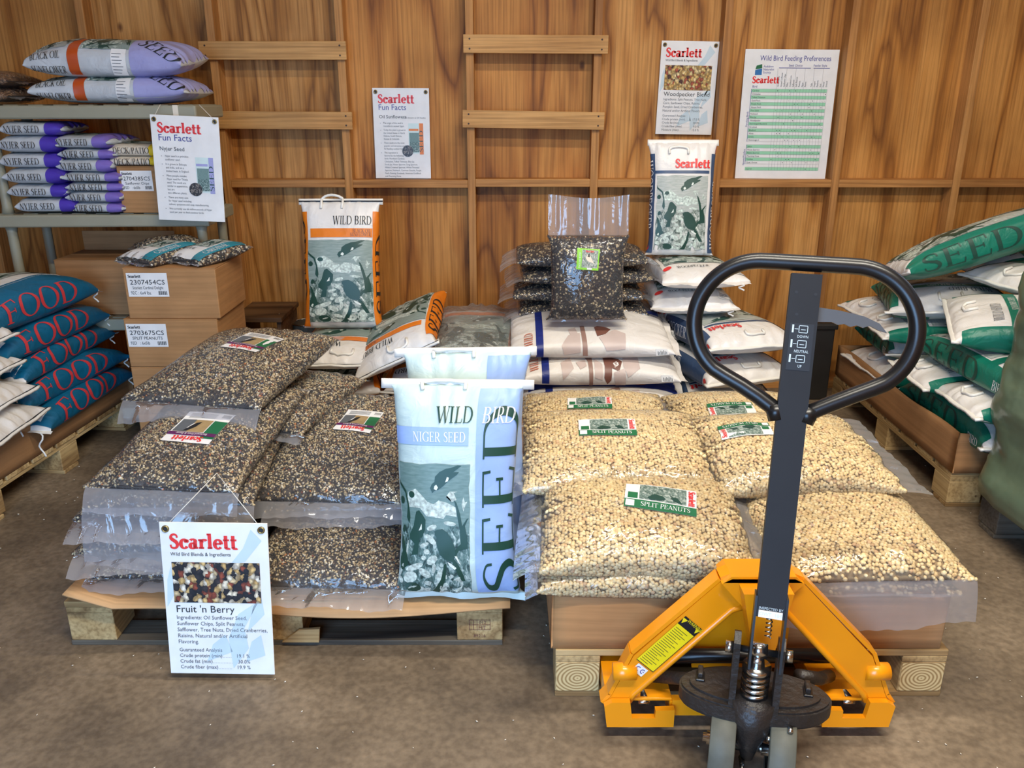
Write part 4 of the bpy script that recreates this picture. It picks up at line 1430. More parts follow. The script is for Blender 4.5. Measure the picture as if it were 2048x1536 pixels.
W, L, T = .315, .545, .125
B = Bag(W, L, T, place(-.742, 3.60, .515, 1, 77) @ Matrix.Translation((0, L / 2, 0)), 3.0, 4.0, 6.0, 2.4, 51, .006, (0, 0), .5, .25, .012)
ops = orange_ops(W, L, B)
ops = [o for o in ops if o[0] != 'handle'] + [('handle', -.035, L * .44, .085, .05, .012)]
paper_bag('sunflower_sack', 'white sack with orange sides and green bird picture, standing upright against the wall', B, 'bag_white', ops, 'orange banded sunflower sacks')
for lb, x, y, z, yaw, roll, sd_, W, L, T in (('orange banded sack lying under the upright sack, carry handle toward the viewer', -.735, 3.57, .395, 180, 0, 52, .34, .64, .125),
                                             ('orange banded sack lying second in the pile, bird picture showing', -.755, 3.58, .27, 3, 0, 53, .34, .66, .13),
                                             ('orange banded sack lowest in the pile on the wall pallet', -.74, 3.58, .146, 0, 0, 54, .34, .66, .13),
                                             ('orange sided sack lying flat under the tilted sack', -.36, 3.60, .27, 182, 0, 56, .34, .66, .13),
                                             ('orange sided sack at the bottom under the tilted sack', -.36, 3.60, .146, 0, 0, 57, .34, .66, .13)):
    B = Bag(W, L, T, place(x, y, z, yaw, 0, roll), 3.0, 4.5, 3.6, 3.0, sd_, .005, (0, 0), .42, .35, .012)
    paper_bag('sunflower_sack', lb, B, 'bag_white', orange_ops(W, L, B), 'orange banded sunflower sacks')
W, L, T = .345, .56, .125
M = Matrix.Translation((-.445, 3.47, .475)) @ Matrix.Rotation(R(-27), 4, 'Y') @ Matrix.Rotation(R(176), 4, 'Z') @ Matrix.Rotation(R(-7), 4, 'X')
B = Bag(W, L, T, M, 3.0, 4.5, 3.6, 3.0, 55, .005, (0, 0), .42, .35, .012)
paper_bag('sunflower_sack', 'orange banded sack tilted up on its side beside the upright sack', B, 'bag_white', orange_ops(W, L, B), 'orange banded sunflower sacks')

# the same kind of sack under crumpled clear stretch film
W, L, T = .36, .58, .16
B = Bag(W, L, T, place(-.165, 3.49, .40, -3, 9), 3.0, 4.5, 3.6, 3.2, 58, .006, (0, 0), .42, .35, .012)
t = paper_bag('film_wrapped_sack', 'bird picture sack under crumpled clear film beside the tilted orange sack', B, 'bag_white', [o for o in orange_ops(W, L, B, False, True, False, False) if o[0] != 'tape'])
Bf = Bag(W + .03, L + .06, T + .025, place(-.165, 3.48, .395, -3, 9), 2.6, 4.5, 3.6, 3.2, 59, .022, (0, 0), .42, .5, .02)
Bf.noise2 = sinoise(8, 9, 60.0)
V, F = Bf.grid(90, 80)
mk('stretch_film', V, F, 'film_wrap', t)
B = Bag(.34, .62, .13, place(-.165, 3.55, .27, 2), 3.0, 4.5, 3.6, 3.0, 60, .005, (0, 0), .42, .35, .012)
paper_bag('sunflower_sack', 'orange sided sack lying below the film wrapped sack', B, 'bag_white', orange_ops(.34, .62, B, True, True, False), 'orange banded sunflower sacks')
B = Bag(.34, .62, .13, place(-.165, 3.55, .146, 2), 3.0, 4.5, 3.6, 3.0, 61, .005, (0, 0), .42, .35, .012)
paper_bag('sunflower_sack', 'lowest orange sided sack below the film wrapped sack', B, 'bag_white', orange_ops(.34, .62, B, True, False, False), 'orange banded sunflower sacks')

# ------------------------------------------------------------------ navy trimmed wild bird food sacks with brown birds
# outlines measured along the sack (left to right) and down its near face
FOOD_ART = {
    'branch': [('mid_brown', [(285, 8), (330, 0), (440, 20), (520, 35), (600, 20), (610, 45), (555, 60), (560, 210), (535, 210), (525, 85), (500, 55), (430, 25)]),
               ('brown', [(630, 55), (650, 35), (690, 60), (740, 70), (765, 85), (740, 135), (690, 120), (685, 170), (660, 190), (635, 160), (640, 110)]),
               ('white', [(700, 95), (735, 80), (740, 105), (710, 118)]), ('pale_brown', [(570, 70), (625, 100), (625, 170), (570, 160)]), ('pale_brown', [(700, 140), (780, 120), (790, 200), (720, 205)]),
               ('pale_brown', [(775, 30), (880, 20), (885, 120), (800, 160), (770, 110)]), ('pale_brown', [(335, 90), (400, 60), (425, 120), (350, 170)]), ('pale_brown', [(440, 90), (505, 75), (515, 110), (470, 125)])],
    'cardinal': [('brown', [(385, 35), (425, 40), (440, 20), (470, 12), (540, 18), (620, 40), (680, 75), (690, 125), (600, 140), (520, 128), (490, 75), (430, 55)]), ('mid_brown', [(645, 8), (720, -8), (750, 50), (700, 62)]),
                 ('pale_brown', [(500, 70), (580, 75), (640, 110), (590, 128), (530, 115)]), ('mid_brown', [(780, 60), (800, 50), (840, 90), (830, 108), (790, 80)]), ('pale_brown', [(810, 10), (860, 5), (880, 50), (830, 60)]),
                 ('pale_brown', [(890, 20), (950, 25), (960, 70), (900, 60)]), ('pale_brown', [(690, 90), (760, 60), (780, 100), (700, 125)])],
    'trunk': [('mid_brown', [(515, 0), (545, 0), (562, 120), (528, 120)]), ('brown', [(615, 10), (640, 0), (700, 8), (730, 20), (690, 45), (630, 55)]), ('pale_brown', [(640, 60), (760, 20), (830, 40), (820, 100), (690, 105)]),
              ('pale_brown', [(380, 90), (430, 50), (510, 40), (512, 110), (400, 118)]), ('pale_brown', [(430, 20), (480, 10), (500, 50), (450, 60)])]}
def food_ops(W, L, B, shift=0.0, side=True):
    """yaw 90: +y points left, -x faces the viewer; print sits on the near upper face"""
    ops = [('r', -W * .62, W * .6, L * .30, L * .345, 'navy'), ('r', (W * .30 if shift >= 0 else -.135), B.half * .85, -L * .48, L * .45, 'navy')]
    kind = 'cardinal' if shift < 0 else ('trunk' if shift > 0 else 'branch')
    s0, k = (-.145, .0011) if shift < 0 else ((-.085, .0014) if shift > 0 else (-.075, .0010))
    for m, pts in FOOD_ART[kind]:
        ops.append(('p', [(s0 - v * k, L * .49 - (u - 40) / 1110.0 * L * .98) for u, v in pts], m))
    ops += [('t', 'WILD', 'serif', .034, s0 - .12, L * .365, 0, 'rust', 'l', .8)]
    if side:
        ops += [('t', 'FOOD', 'serif', .060, (W * .32 if shift >= 0 else -.120), L * .22, -90, 'orange', 'l', 1.7)]
    ops += [('hem', -1, .03, 'bag_white'), ('tag', -W * .55, -L * .42, .035, .05, 10)]
    return ops
for lb, x, y, z, yaw, roll, sd_, T, sh in (('navy trimmed sack with orange letters along its back edge, just behind the peanut bags', .365, 3.36, .270, 90, 0, 71, .125, -.09),
                                           ('navy trimmed sack with a brown bird upside down, middle of the visible pile', .345, 3.385, .385, 91, 0, 72, .125, 0),
                                           ('navy trimmed sack directly under the clear bag with the lime green label', .325, 3.41, .495, 90, 0, 73, .115, 0.02),
                                           ('navy trimmed sack lowest in the front pile', .365, 3.38, .146, 90, 0, 74, .13, 0),
                                           ('navy trimmed sack at the back under the clear bags, lowest', .40, 3.83, .146, 90, 0, 75, .14, 0),
                                           ('navy trimmed sack at the back under the clear bags, second layer', .42, 3.83, .28, 90, 0, 76, .14, 0),
                                           ('navy trimmed sack at the back, showing its navy end at the right', .43, 3.80, .415, 90, 0, 77, .15, 0)):
    W, L = .42, .66
    B = Bag(W, L, T, place(x, y, z, yaw, 0, -7 if y < 3.5 else 0), 2.3, 4.5, 3.0, 3.6, sd_, .006, (0, 0), .42, .35, .012)
    paper_bag('bird_food_sack', lb, B, 'bag_white', food_ops(W, L, B, sh), 'navy trimmed bird food sacks')

# ------------------------------------------------------------------ clear bags of black seed blend
for i, (z, x, yw, lb) in enumerate(((.565, .31, 90, 'lowest clear bag of black seed lying behind the upright lime labelled bag'), (.640, .29, 88, 'second clear bag of black seed lying behind the upright lime labelled bag'),
                                    (.715, .32, 92, 'third clear bag of black seed lying behind the upright lime labelled bag'), (.790, .30, 90, 'topmost clear bag of black seed lying behind the upright lime labelled bag'))):
    mixbag(lb, x, 3.68, z, yw, 0, 0, .36, .56, .085, 80 + i, ((-1, .09, .5), (1, .08, .5)), None, (0, 0), True, BLEND, 'clear bags of black seed')
def lime_label(B, t):
    w, h = .086, .082
    sticker(B, t, -.005, .075, w, h, -4, [('r', -w * .28, w * .44, -h * .40, h * .44, 'print_grey'), ('p', [(w * (.08 + .2 * a), h * (.02 + .22 * b)) for a, b in ((-1, .2), (-.6, .9), (0, .7), (.6, -.2), (1.1, -1), (.3, -.7), (-.5, -.5))], 'cream'),
                                          ('p', [(w * (.02 + .1 * a), h * (.16 + .09 * b)) for a, b in ((-1, -.2), (-.3, 1), (.7, .5), (.4, -.6))], 'black'), ('t', 'BACKYARD BLEND', 'serif', h * .085, -w * .33, -h * .42, 90, 'white', 'l', .8),
                                          ('t', 'Scarlett', 'bold', h * .10, w * .06, h * .33, 0, 'red', 'c', .9), ('r', -w * .02, w * .2, -h * .48, -h * .40, 'white', 1)], 'label', 'lime')
W, L, T = .285, .335, .115
B = Bag(W, L, T, place(.305, 3.33, .628, 0, 82) @ Matrix.Translation((0, L / 2, 0)), 2.5, 4.0, 4.5, 2.6, 84, .007, (0, 0), .45, .35, .012)
clear_bag('seed_mix_bag', 'upright clear bag of black seed with a lime green bird label', B, BLEND, ((1, .155, 0.0), (-1, .012, .2)), lime_label, 'clear bags of black seed', True)

# ------------------------------------------------------------------ woodpecker sacks
def wood_ops(W, L, B, art=True, side='both', handle=True, logo=True):
    h = B.half
    s0 = h / 2 - B.T * .40
    ops = [('r', s0, h * .78, -L * .48, L * .40, 'slate_blue'), ('r', -h * .78, -s0, -L * .48, L * .40, 'slate_blue'), ('r', -W * .5, W * .42, L * .225, L * .25, 'slate_blue')]
    ops += [('t', 'WOODPECKER', 'serif', .050, h / 2 + .022, -L * .44, 90, 'white', 'l', .70), ('t', 'WOODPECKER', 'serif', .050, -h / 2 - .022, L * .34, -90, 'white', 'l', .70)]
    for q in (1, -1):
        ops.append(('p', ell2(q * h / 2, -q * -L * .44 if q > 0 else -L * .43, .018, .018), 'red'))
    if art:
        ops.append(('art', -W * .42, W * .40, -L * .45, L * .205, 'print_grey'))
    if logo:
        ops.append(('t', 'Scarlett', 'bold', .036, W * .42, L * .275, 0, 'red', 'r', .95))
    ops.append(('tape', 1, False, 1.05))
    if handle:
        ops.append(('handle', -.02, L * .395, .075, .03, 0))
    return ops
W, L, T = .265, .485, .095
B = Bag(W, L, T, place(.748, 3.74, .815, -3, 80) @ Matrix.Translation((0, L / 2, 0)), 2.9, 4.0, 5.0, 2.6, 91, .007, (0, 0), .5, .35, .012)
paper_bag('woodpecker_sack', 'upright white sack with a red brand word, slate blue stripe and green bird picture', B, 'bag_white', wood_ops(W, L, B), 'slate blue sided woodpecker sacks')
for lb, x, y, z, yaw, pitch, sd_, T in (('white sack lying under the upright sack, paper tag at its front seam', .80, 3.68, .70, 4, 0, 92, .115), ('white sack lying second under the upright sack', .79, 3.70, .58, -2, 0, 93, .125)):
    W, L = .34, .48
    B = Bag(W, L, T, place(x, y, z, yaw, pitch), 2.7, 4.5, 2.6, 3.0, sd_, .007, (0, 0), .45, .35, .012)
    ops = [('art', -W * .42, W * .42, -L * .22, L * .45, 'print_grey'), ('t', 'WOODPECKER', 'serif', .020, -W * .30, -L * .34, 0, 'ink', 'l', .8), ('t', 'PICNIC', 'sans', .001, 0, -L * .4, 0, 'ink', 'c'),
           ('p', ell2(-W * .42, -L * .30, .020, .020), 'red'), ('hem', -1, .03, 'bag_white'), ('tag', W * .44, -L * .36, .09, .07, -8), ('cord', -1, .8, .03)]
    ops = [o for o in ops if not (o[0] == 't' and o[1] == 'PICNIC')]
    paper_bag('woodpecker_sack', lb, B, 'bag_white', ops, 'slate blue sided woodpecker sacks')
for lb, x, y, z, yaw, pitch, sd_, T in (('white woodpecker sack lying with its red brand word upside down, left of the jack stem', .925, 3.53, .455, 193, 3, 94, .135),
                                        ('white woodpecker sack lying just below, red word half hidden', .905, 3.53, .325, 197, 0, 95, .135),
                                        ('white woodpecker sack at the bottom of the right rear pile', .93, 3.56, .18, 180, 0, 96, .145), ('white woodpecker sack at the back of the right rear pile', .80, 3.90, .30, 180, 0, 97, .28), ('lowest sack at the back of the right rear pile', .80, 3.88, .146, 180, 0, 98, .15)):
    W, L = .37, .60
    B = Bag(W, L, T, place(x, y, z, yaw, pitch), 3.0, 4.5, 3.4, 3.0, sd_, .006, (0, 0), .42, .35, .012)
    paper_bag('woodpecker_sack', lb, B, 'bag_white', wood_ops(W, L, B), 'slate blue sided woodpecker sacks')

# ------------------------------------------------------------------ plastic shelf unit at the left
SX0, SX1, SY0, SY1 = -2.26, -1.335, 3.64, 4.04
sh = root('plastic_shelf_unit', 'olive grey plastic shelf unit against the wall at the left', 'shelf', ((SX0 + SX1) / 2, (SY0 + SY1) / 2, 0))
LEV = [0.115, 0.545, 1.012, 1.462]
def shM():
    return Matrix.Translation(((SX0 + SX1) / 2, (SY0 + SY1) / 2, 0)) @ Matrix.Rotation(R(2.5), 4, 'Z')
hx, hy = (SX1 - SX0) / 2, (SY1 - SY0) / 2
for z in LEV:
    b = MB().box(-hx, hx, -hy, hy, z - 0.058, z - 0.004, shM(), 0.008).build('shelf_board', 'shelf_plastic', sh)
    for k in range(9):
        x = -hx + .05 + k * (2 * hx - .1) / 8
        MB().box(x - .03, x + .03, -hy + .03, hy - .03, z - 0.0045, z - 0.001, shM(), 0.001).build('slat', 'shelf_plastic', b)
zz = [0.0] + LEV
for px in (-hx + .05, hx - .05):
    for py in (-hy + .05, hy - .05):
        for a, c in zip(zz[:-1], zz[1:]):
            M = shM()
            if c - .058 - a > 0.02:
                MB().tube([M @ Vector((px, py, a)), M @ Vector((px, py, a + .03)), M @ Vector((px, py, c - .085)), M @ Vector((px, py, c - .058))], [.026, .021, .021, .026], 16).build('post', 'shelf_plastic', sh, True)
MB().box(hx - .095, hx - .073, -hy - .001, -hy + .02, LEV[3] - .056, LEV[3] - .003, shM()).build('tape_strip', 'cream', sh)

# ------------------------------------------------------------------ sacks on the top shelf
def sun_ops(W, L, B):
    h = B.half
    y0 = -L * .12
    ops = [('r', -W * .5, h * .99, L * .17, L * .4995, 'lavender'), ('art', -W * .1, W * .46, -L * .14, L * .165, 'print_green'), ('r', W * .0, h * .62, -L * .22, -L * .15, 'rust'),
           ('t', 'SEED', 'serif', .075, W * .36, L * .20, 62, 'ink', 'l', .85), ('t', 'BLACK OIL', 'serif', .030, h * .46, -L * .45, 90, 'ink', 'l', .62), ('t', 'SUNFLOWER', 'serif', .030, h * .60, -L * .45, 90, 'ink', 'l', .62),
           ('tag', h * .5, L * .10, .06, .11, 88), ('art', -W * .2, W * .40, -L * .44, -L * .24, 'print_grey')]
    return ops
for lb, z, rl, sd_, T in (('grey and lavender seed sack on the top shelf, upper of the two', 1.575, 6, 101, .150), ('grey and lavender seed sack on the top shelf, lower of the two', 1.464, 0, 102, .118)):
    W, L = .36, .635
    B = Bag(W, L, T, place(-1.685, 3.83, z, -88, 0, rl), 2.5, 4.5, 3.4, 3.4, sd_, .010, (0, 0), .40, .35, .012)
    ops = sun_ops(W, L, B)
    paper_bag('seed_sack', lb, B, 'bag_grey', ops, 'seed sacks on the top shelf')
mixbag('clear bag of brown seed at the far left of the top shelf', -2.22, 3.80, 1.464, -90, 0, 0, .30, .24, .07, 103, ((1, .03, .5),), None, (0, 0), True, dict(PEANUT, cols=[(150, 112, 76), (170, 130, 92), (128, 92, 60)], w=[.4, .3, .3], sp=.012, size=(.007, .005, .004)), 'clear bags of brown seed', 'rolled_brown')
mixbag('clear bag of brown seed lying on another at the far left of the top shelf', -2.22, 3.80, 1.525, -88, 0, 0, .30, .25, .07, 104, ((1, .03, .5),), None, (0, 0), True, dict(PEANUT, cols=[(150, 112, 76), (170, 130, 92), (128, 92, 60)], w=[.4, .3, .3], sp=.012, size=(.007, .005, .004)), 'clear bags of brown seed', 'rolled_brown')

# ------------------------------------------------------------------ small nyjer bags stacked on the middle shelf
def nyjer(label, x, y, z, yaw, roll, sd_, T=.064, W=.26, L=.255, end='purple', word='NYJER SEED', base='bag_grey', size=.024):
    B = Bag(W, L, T, place(x, y, z, yaw, 0, roll), 2.7, 4.5, 8.0, 7.0, sd_, .006, (0, 0), .45, .15, .018)
    h = B.half
    ops = [('r', -h * .7, h * .99, L * .24, L * .4995, end), ('t', word, 'serif', size, h / 2 + size * .5, -L * .41, 90, 'ink', 'l', L * .60 / (size * (7.3 if 'NY' in word else 6.6))),
           ('art', -W * .3, W * .3, -L * .40, L * .22, 'print_grey')]
    return paper_bag('nyjer_bag' if 'NY' in word else 'deck_bag', label, B, base, ops, 'small bags stacked on the middle shelf', 'bag', (60, 44))
for i, (x, z, sk, T) in enumerate(((-2.025, 1.014, 3, .066), (-2.045, 1.078, 0, .060), (-2.045, 1.136, -2, .068), (-2.055, 1.202, 2, .066), (-2.045, 1.266, -3, .072), (-2.03, 1.336, 2, .058))):
    nyjer('small nyjer bag with purple end, %s of the left stack on the shelf' % ['lowest', 'second from below', 'third from below', 'fourth from below', 'fifth from below', 'topmost'][i], x, 3.765, z, -90 + sk, 0, 110 + i, T)
for i, (x, z, sk, T) in enumerate(((-1.795, 1.014, -6, .046), (-1.80, 1.058, -4, .050), (-1.80, 1.106, 1, .040), (-1.80, 1.145, 0, .042), (-1.815, 1.186, -5, .056), (-1.80, 1.240, -5, .046), (-1.815, 1.284, -6, .056))):
    nyjer('small nyjer bag with violet end, %s of the stack beside the shelf carton' % ['lowest', 'second', 'third', 'fourth', 'fifth', 'sixth', 'topmost'][i], x, 3.765, z, -90 + sk, 0, 120 + i, T, .26, .245, 'violet')
for i, (z, T) in enumerate(((1.212, .040), (1.250, .056))):
    nyjer('small cream and yellow bag on the carton on the middle shelf, %s one' % ('lower', 'upper')[i], -1.595, 3.76, z, -93, 0, 130 + i, T, .22, .235, 'yellow', 'DECK/PATIO', 'bag_cream', .022)

# ------------------------------------------------------------------ cartons
def carton(label, x0, x1, y0, y1, z0, z1, lines, rot=0.0, m='cardboard', lx=None, lw=.135, lh=.085):
    cx, cy = (x0 + x1) / 2, (y0 + y1) / 2
    t = root('carton', label, 'box', (cx, cy, z0), 'brown cartons')
    M = Matrix.Translation((cx, cy, z0)) @ Matrix.Rotation(R(rot), 4, 'Z')
    a, b, h = (x1 - x0) / 2, (y1 - y0) / 2, z1 - z0
    MB().box(-a, a, -b, b, 0, h - .004, M, 0.004).build('body', m, t)
    MB().box(-a, a, -b, -.002, h - .0038, h, M, 0.001).build('flap', m, t)
    MB().box(-a, a, .002, b, h - .0038, h, M, 0.001).build('flap', m, t)
    if lines:
        S = Flat(M @ Matrix.Translation((0, -b - .0003, 0)) @ Matrix.Rotation(R(90), 4, 'X'))
        l0 = -a + .02 if lx is None else lx
        y1_ = h - .02
        lab = decal('shipping_label', S, rect2(l0, l0 + lw, y1_ - lh, y1_)[:2], 'white', t, .0010)
        it = [put2(serif('Scarlett', lh * .12, True), l0 + lw * .04, y1_ - lh * .20)]
        decal('brand_word', S, it, 'black', lab, .0018)
        it = [put2(sans(lines[0], lh * .20), l0 + lw * .5, y1_ - lh * .48, 0, 'c', lw * .86 / sans(lines[0], lh * .20)[2]), put2(sans(lines[1], lh * .13), l0 + lw * .5, y1_ - lh * .68, 0, 'c', lw * .76 / sans(lines[1], lh * .13)[2]),
              put2(sans(lines[2], lh * .14), l0 + lw * .06, y1_ - lh * .90, 0, 'l', .8)]
        decal('lettering', S, it, 'ink', lab, .0018)
        bars = [rect2(l0 + lw * .74 + i * lw * .022, l0 + lw * .74 + i * lw * .022 + lw * (.008 + .008 * (i % 2)), y1_ - lh * .92, y1_ - lh * .76, .05)[:2] for i in range(10)]
        decal('barcode', S, bars, 'black', lab, .0018)
    return t
carton('carton with label 2704385CS on the middle shelf behind the hanging sign', -1.70, -1.39, 3.665, 3.95, 1.013, 1.212, ('2704385CS', 'Sunflower Chips', '92D   : 6x5lb'), 0, 'cardboard', -.150 + .01, .135, .085)
carton('carton with label 2307454CS holding up two cardinal bags', -1.575, -1.20, 3.315, 3.66, 0.628, 0.838, ('2307454CS', 'Scarlett Cardinal Delight', '92C : 6x4 lbs.'), 0, 'cardboard', -.175, .165, .098)
carton('carton with label 2703675CS under the cardinal carton', -1.60, -1.215, 3.31, 3.67, 0.420, 0.627, ('2703675CS', 'SPLIT PEANUTS', '92D   : 6x5lb'), 0, 'cardboard', -.185, .165, .098)
carton('plain carton at the bottom of the carton stack', -1.60, -1.215, 3.31, 3.67, 0.210, 0.419, None)
carton('plain carton on the floor under the carton stack', -1.60, -1.215, 3.31, 3.67, 0.0, 0.209, None)
bx = carton('large plain carton with raised flap in the shadow of the lower shelf', -2.06, -1.60, 3.70, 3.98, 0.547, 0.80, None, 0, 'cardboard_dark')
MB().box(-2.05, -1.61, 3.97, 3.975, .80, .89).build('flap', 'cardboard_dark', bx)

# cardinal bags lying on the upper carton
def cardinal(label, x, y, z, yaw, sd_):
    W, L, T = .20, .27, .062
    B = Bag(W, L, T, place(x, y, z, yaw, 6), 2.6, 4.5, 3.2, 3.2, sd_, .006, (0, 0), .42, .3, .010)
    t = clear_bag('cardinal_bag', label, B, CARD, ((-1, .02, .5), (1, .03, .4)), None, 'cardinal bags on the carton')
    h = B.half
    decal('printed_panel', B, [rect2(-W * .62, W * .22, -L * .47, L * .44, .02)[:2]], 'white', t, .0042)
    decal('printed_band', B, [rect2(W * .22, W * .46, -L * .47, L * .44, .02)[:2]], 'teal_light', t, .0042)
    birdscene(B, -W * .40, W * .18, -L * .10, L * .42, t, 'print_grey', 'dark_green', 'leaf_print', .0052)
    decal('lettering', B, [put2(serif('CARDINAL', .026), -W * .50, -L * .27, 4, 'l', .62)], 'ink', t, .0056)
    decal('band_lettering', B, [put2(serif('CARDINAL', .026), W * .42, -L * .30, 90, 'l', .80)], 'white', t, .0056)
    return t
cardinal('white and teal cardinal seed bag on the upper carton, left one', -1.475, 3.47, .842, -28, 141)
cardinal('white and teal cardinal bag on the upper carton, right one showing seed', -1.275, 3.48, .842, -30, 142)
mixbag('dark clear seed bag behind the cardinal bags on the upper carton', -1.50, 3.62, .842, -60, 0, 0, .20, .26, .075, 143, ((-1, .03, .5),), None, (0, 0), True, CARD, 'cardinal bags on the carton')

# ------------------------------------------------------------------ wooden step and can by the wall
st = root('wooden_step', 'small worn wooden step against the wall beside the carton stack', 'step', (-1.225, 4.03, 0))
MB().box(-1.345, -1.105, 3.86, 4.20, .468, .492, place(0, 0, 0, 0), .004).build('top_board', 'old_wood', st)
for x in (-1.335, -1.137):
    MB().box(x, x + .022, 3.88, 4.19, 0, .467, None, .003).build('side_board', 'old_wood', st)
MB().box(-1.312, -1.138, 3.89, 3.91, .35, .42, None, .003).build('cross_board', 'old_wood', st)
for x in (-1.315, -1.135):
    for y in (3.93, 4.14):
        MB().tube([(x, y, .490), (x, y, .4955)], .0035, 8).build('screw', 'steel', st)
cn = root('metal_can', 'dull grey metal can standing by the wall beside the wooden step', 'can', (-1.05, 4.12, 0))
MB().tube([(-1.05, 4.12, 0), (-1.05, 4.12, .40)], .075, 28).build('body', 'can_grey', cn, False)
MB().tube([(-1.05 + .075 * math.cos(a), 4.12 + .075 * math.sin(a), .402) for a in np.linspace(0, 2 * PI, 28, endpoint=False)], .004, 6, False, True).build('rim', 'steel', cn, True)
MB().box(-1.128, -1.12, 4.03, 4.07, .34, .39).build('paint_drip', 'cream', cn)

# black crate and torn cardboard by the wall behind the jack
bc = root('black_crate', 'black plastic crate on the floor by the wall behind the jack handle', 'crate', (1.63, 4.13, 0))
MB().box(1.50, 1.64, 4.06, 4.22, 0, .41, None, .006).build('body', 'black_plastic', bc)
MB().box(1.49, 1.65, 4.05, 4.23, .38, .405, None, .004).build('rim', 'black_plastic', bc)

# ------------------------------------------------------------------ left stack: teal FOOD bags and white bags
def foodbag(label, x, y, z, yaw, sd_, T=.115, L=.70, W=.40, roll=0, pitch=0):
    B = Bag(W, L, T, place(x, y, z, yaw, pitch, roll), 2.4, 4.5, 2.6, 2.6, sd_, .008, (0, 0), .30, .35, .012)
    h = B.half
    ops = [('r', h * .20, h * .86, -L * .492, L * .492, 'bag_teal'), ('r', h * .20, h * .20 + .012, -L * .49, L * .49, 'white'),
           ('t', 'FOOD', 'serif', .092, h * .560, -L * .34, 90, 'red_food', 'l', 1.42), ('art', -W * .45, W * .12, -L * .42, L * .42, 'print_grey'),
           ('cord', -1, .80, .10), ('cord', 1, .85, .05), ('hem', 1, .02, 'tape_white'), ('hem', -1, .02, 'tape_white'), ('tag', h * .24, -L * .43, .05, .10, 80)]
    return paper_bag('food_sack', label, B, 'bag_white', ops, 'teal sacks lettered FOOD')
for i, (x, y, z, yaw, T) in enumerate(((-2.00, 3.35, .215, -2, .15), (-2.02, 3.33, .315, -7, .15), (-2.05, 3.34, .42, -2, .14), (-2.055, 3.30, .515, -5, .15), (-2.06, 3.24, .635, -5, .175))):
    foodbag('teal sack with red letters FOOD, %s of the left stack' % ['lowest', 'second from below', 'middle one', 'second from the top', 'topmost'][i], x, y, z, yaw, 150 + i, T)
for i, (z, yaw, T, dx) in enumerate(((.30, -88, .13, -.06), (.40, -92, .12, -.09), (.505, -91, .12, -.12), (.61, -94, .13, -.13))):
    W, L = .42, .50
    B = Bag(W, L, T, place(-1.985 + dx, 2.76, z, yaw), 2.5, 4.5, 3.0, 2.4, 160 + i, .010, (0, 0), .36, .35, .012)
    paper_bag('white_sack', 'white sack with black striped tape, %s of the left edge pile' % ['lowest', 'second from below', 'second from the top', 'topmost'][i], B, 'bag_white',
              [('tape', 1, True, 1.06)] + ([('tag', -.02, L * .30, .05, .12, 60)] if i == 3 else []), 'white sacks at the left edge')

# ------------------------------------------------------------------ right stack: green sided sacks
def greensack(label, x, y, z, yaw, sd_, T=.125, W=.38, L=.60, roll=0, pitch=0, kind='end', M=None):
    B = Bag(W, L, T, M if M is not None else place(x, y, z, yaw, pitch, roll), 2.8, 4.5, 3.2, 3.0, sd_, .006, (0, 0), .42, .35, .012)
    h = B.half
    s0 = h / 2 - T * .46
    ops = [('r', s0, h * .86, -L * .492, L * .47, 'bag_green'), ('r', -h * .86, -s0, -L * .492, L * .47, 'bag_green'), ('art', -W * .42, W * .42, -L * .45, L * .16, 'print_grey'),
           ('r', -W * .46, W * .46, L * .185, L * .245, 'green'), ('t', 'SUNFLOWER CHIPS', 'serif', .022, 0, L * .197, 0, 'white', 'c', .62), ('t', 'WILD BIRD', 'serif', .034, -W * .36, L * .275, 0, 'ink_grey', 'l', .78),
           ('tape', 1, False, 1.04), ('handle', 0, L * .38, .085, .045, 0), ('t', 'SEED', 'serif', .085, h / 2 + .042, -L * .43, 90, 'dark_green', 'l', 1.62), ('t', 'BIRD', 'serif', .040, h / 2 + .03, L * .30, 90, 'white', 'l', .7)]
    return paper_bag('green_sack', label, B, 'bag_white', ops, 'green sided seed sacks')
greensack('green side of a sack lying lowest at the front of the right tray', 1.905, 3.07, .225, 181, 171, .165, .40, .66)
greensack('white ended sack with carry handle lying lowest at the back of the right tray', 1.955, 3.74, .215, 92, 172, .15, .42, .58)
greensack('white ended sack with handle, nearest end in the second layer of the right stack', 1.955, 2.87, .362, 84, 173, .115, .36, .60, 3)
greensack('white ended sack with handle in the second layer, beside the nearest end', 1.945, 3.23, .355, 86, 174, .115, .34, .62)
greensack('green banded sack with grey bird picture, second layer at the back of the right stack', 1.93, 3.78, .345, 176, 175, .125, .42, .46)
greensack('green sided sack with the white word BIRD in the third layer of the right stack', 1.925, 3.00, .462, 182, 176, .145, .44, .68, 0)
greensack('white ended sack with green band in the third layer at the back', 1.935, 3.62, .455, 84, 177, .115, .36, .60)
greensack('white ended sack farthest back in the third layer of the right stack', 1.935, 3.90, .46, 95, 183, .12, .30, .56)
greensack('big white ended sack with green band, fourth layer at the front of the right stack', 2.045, 3.03, .600, 68, 178, .15, .46, .70, -5)
greensack('rounded sack with grey bird picture, fourth layer at the back of the right stack', 1.94, 3.68, .565, 165, 179, .15, .46, .52, 4)
greensack('sack with dark grey leaf picture under the slanting top sack', 2.28, 3.36, .715, 100, 180, .13, .44, .60)
Mg = Matrix.Translation((2.05, 3.50, .845)) @ Matrix.Rotation(R(-20), 4, 'Y') @ Matrix.Rotation(R(-92), 4, 'Z') @ Matrix.Rotation(R(-16), 4, 'Y')
greensack('green sided sack slanting up on top of the right stack', 0, 0, 0, 0, 181, .165, .40, .84, 0, 0, 'end', Mg)
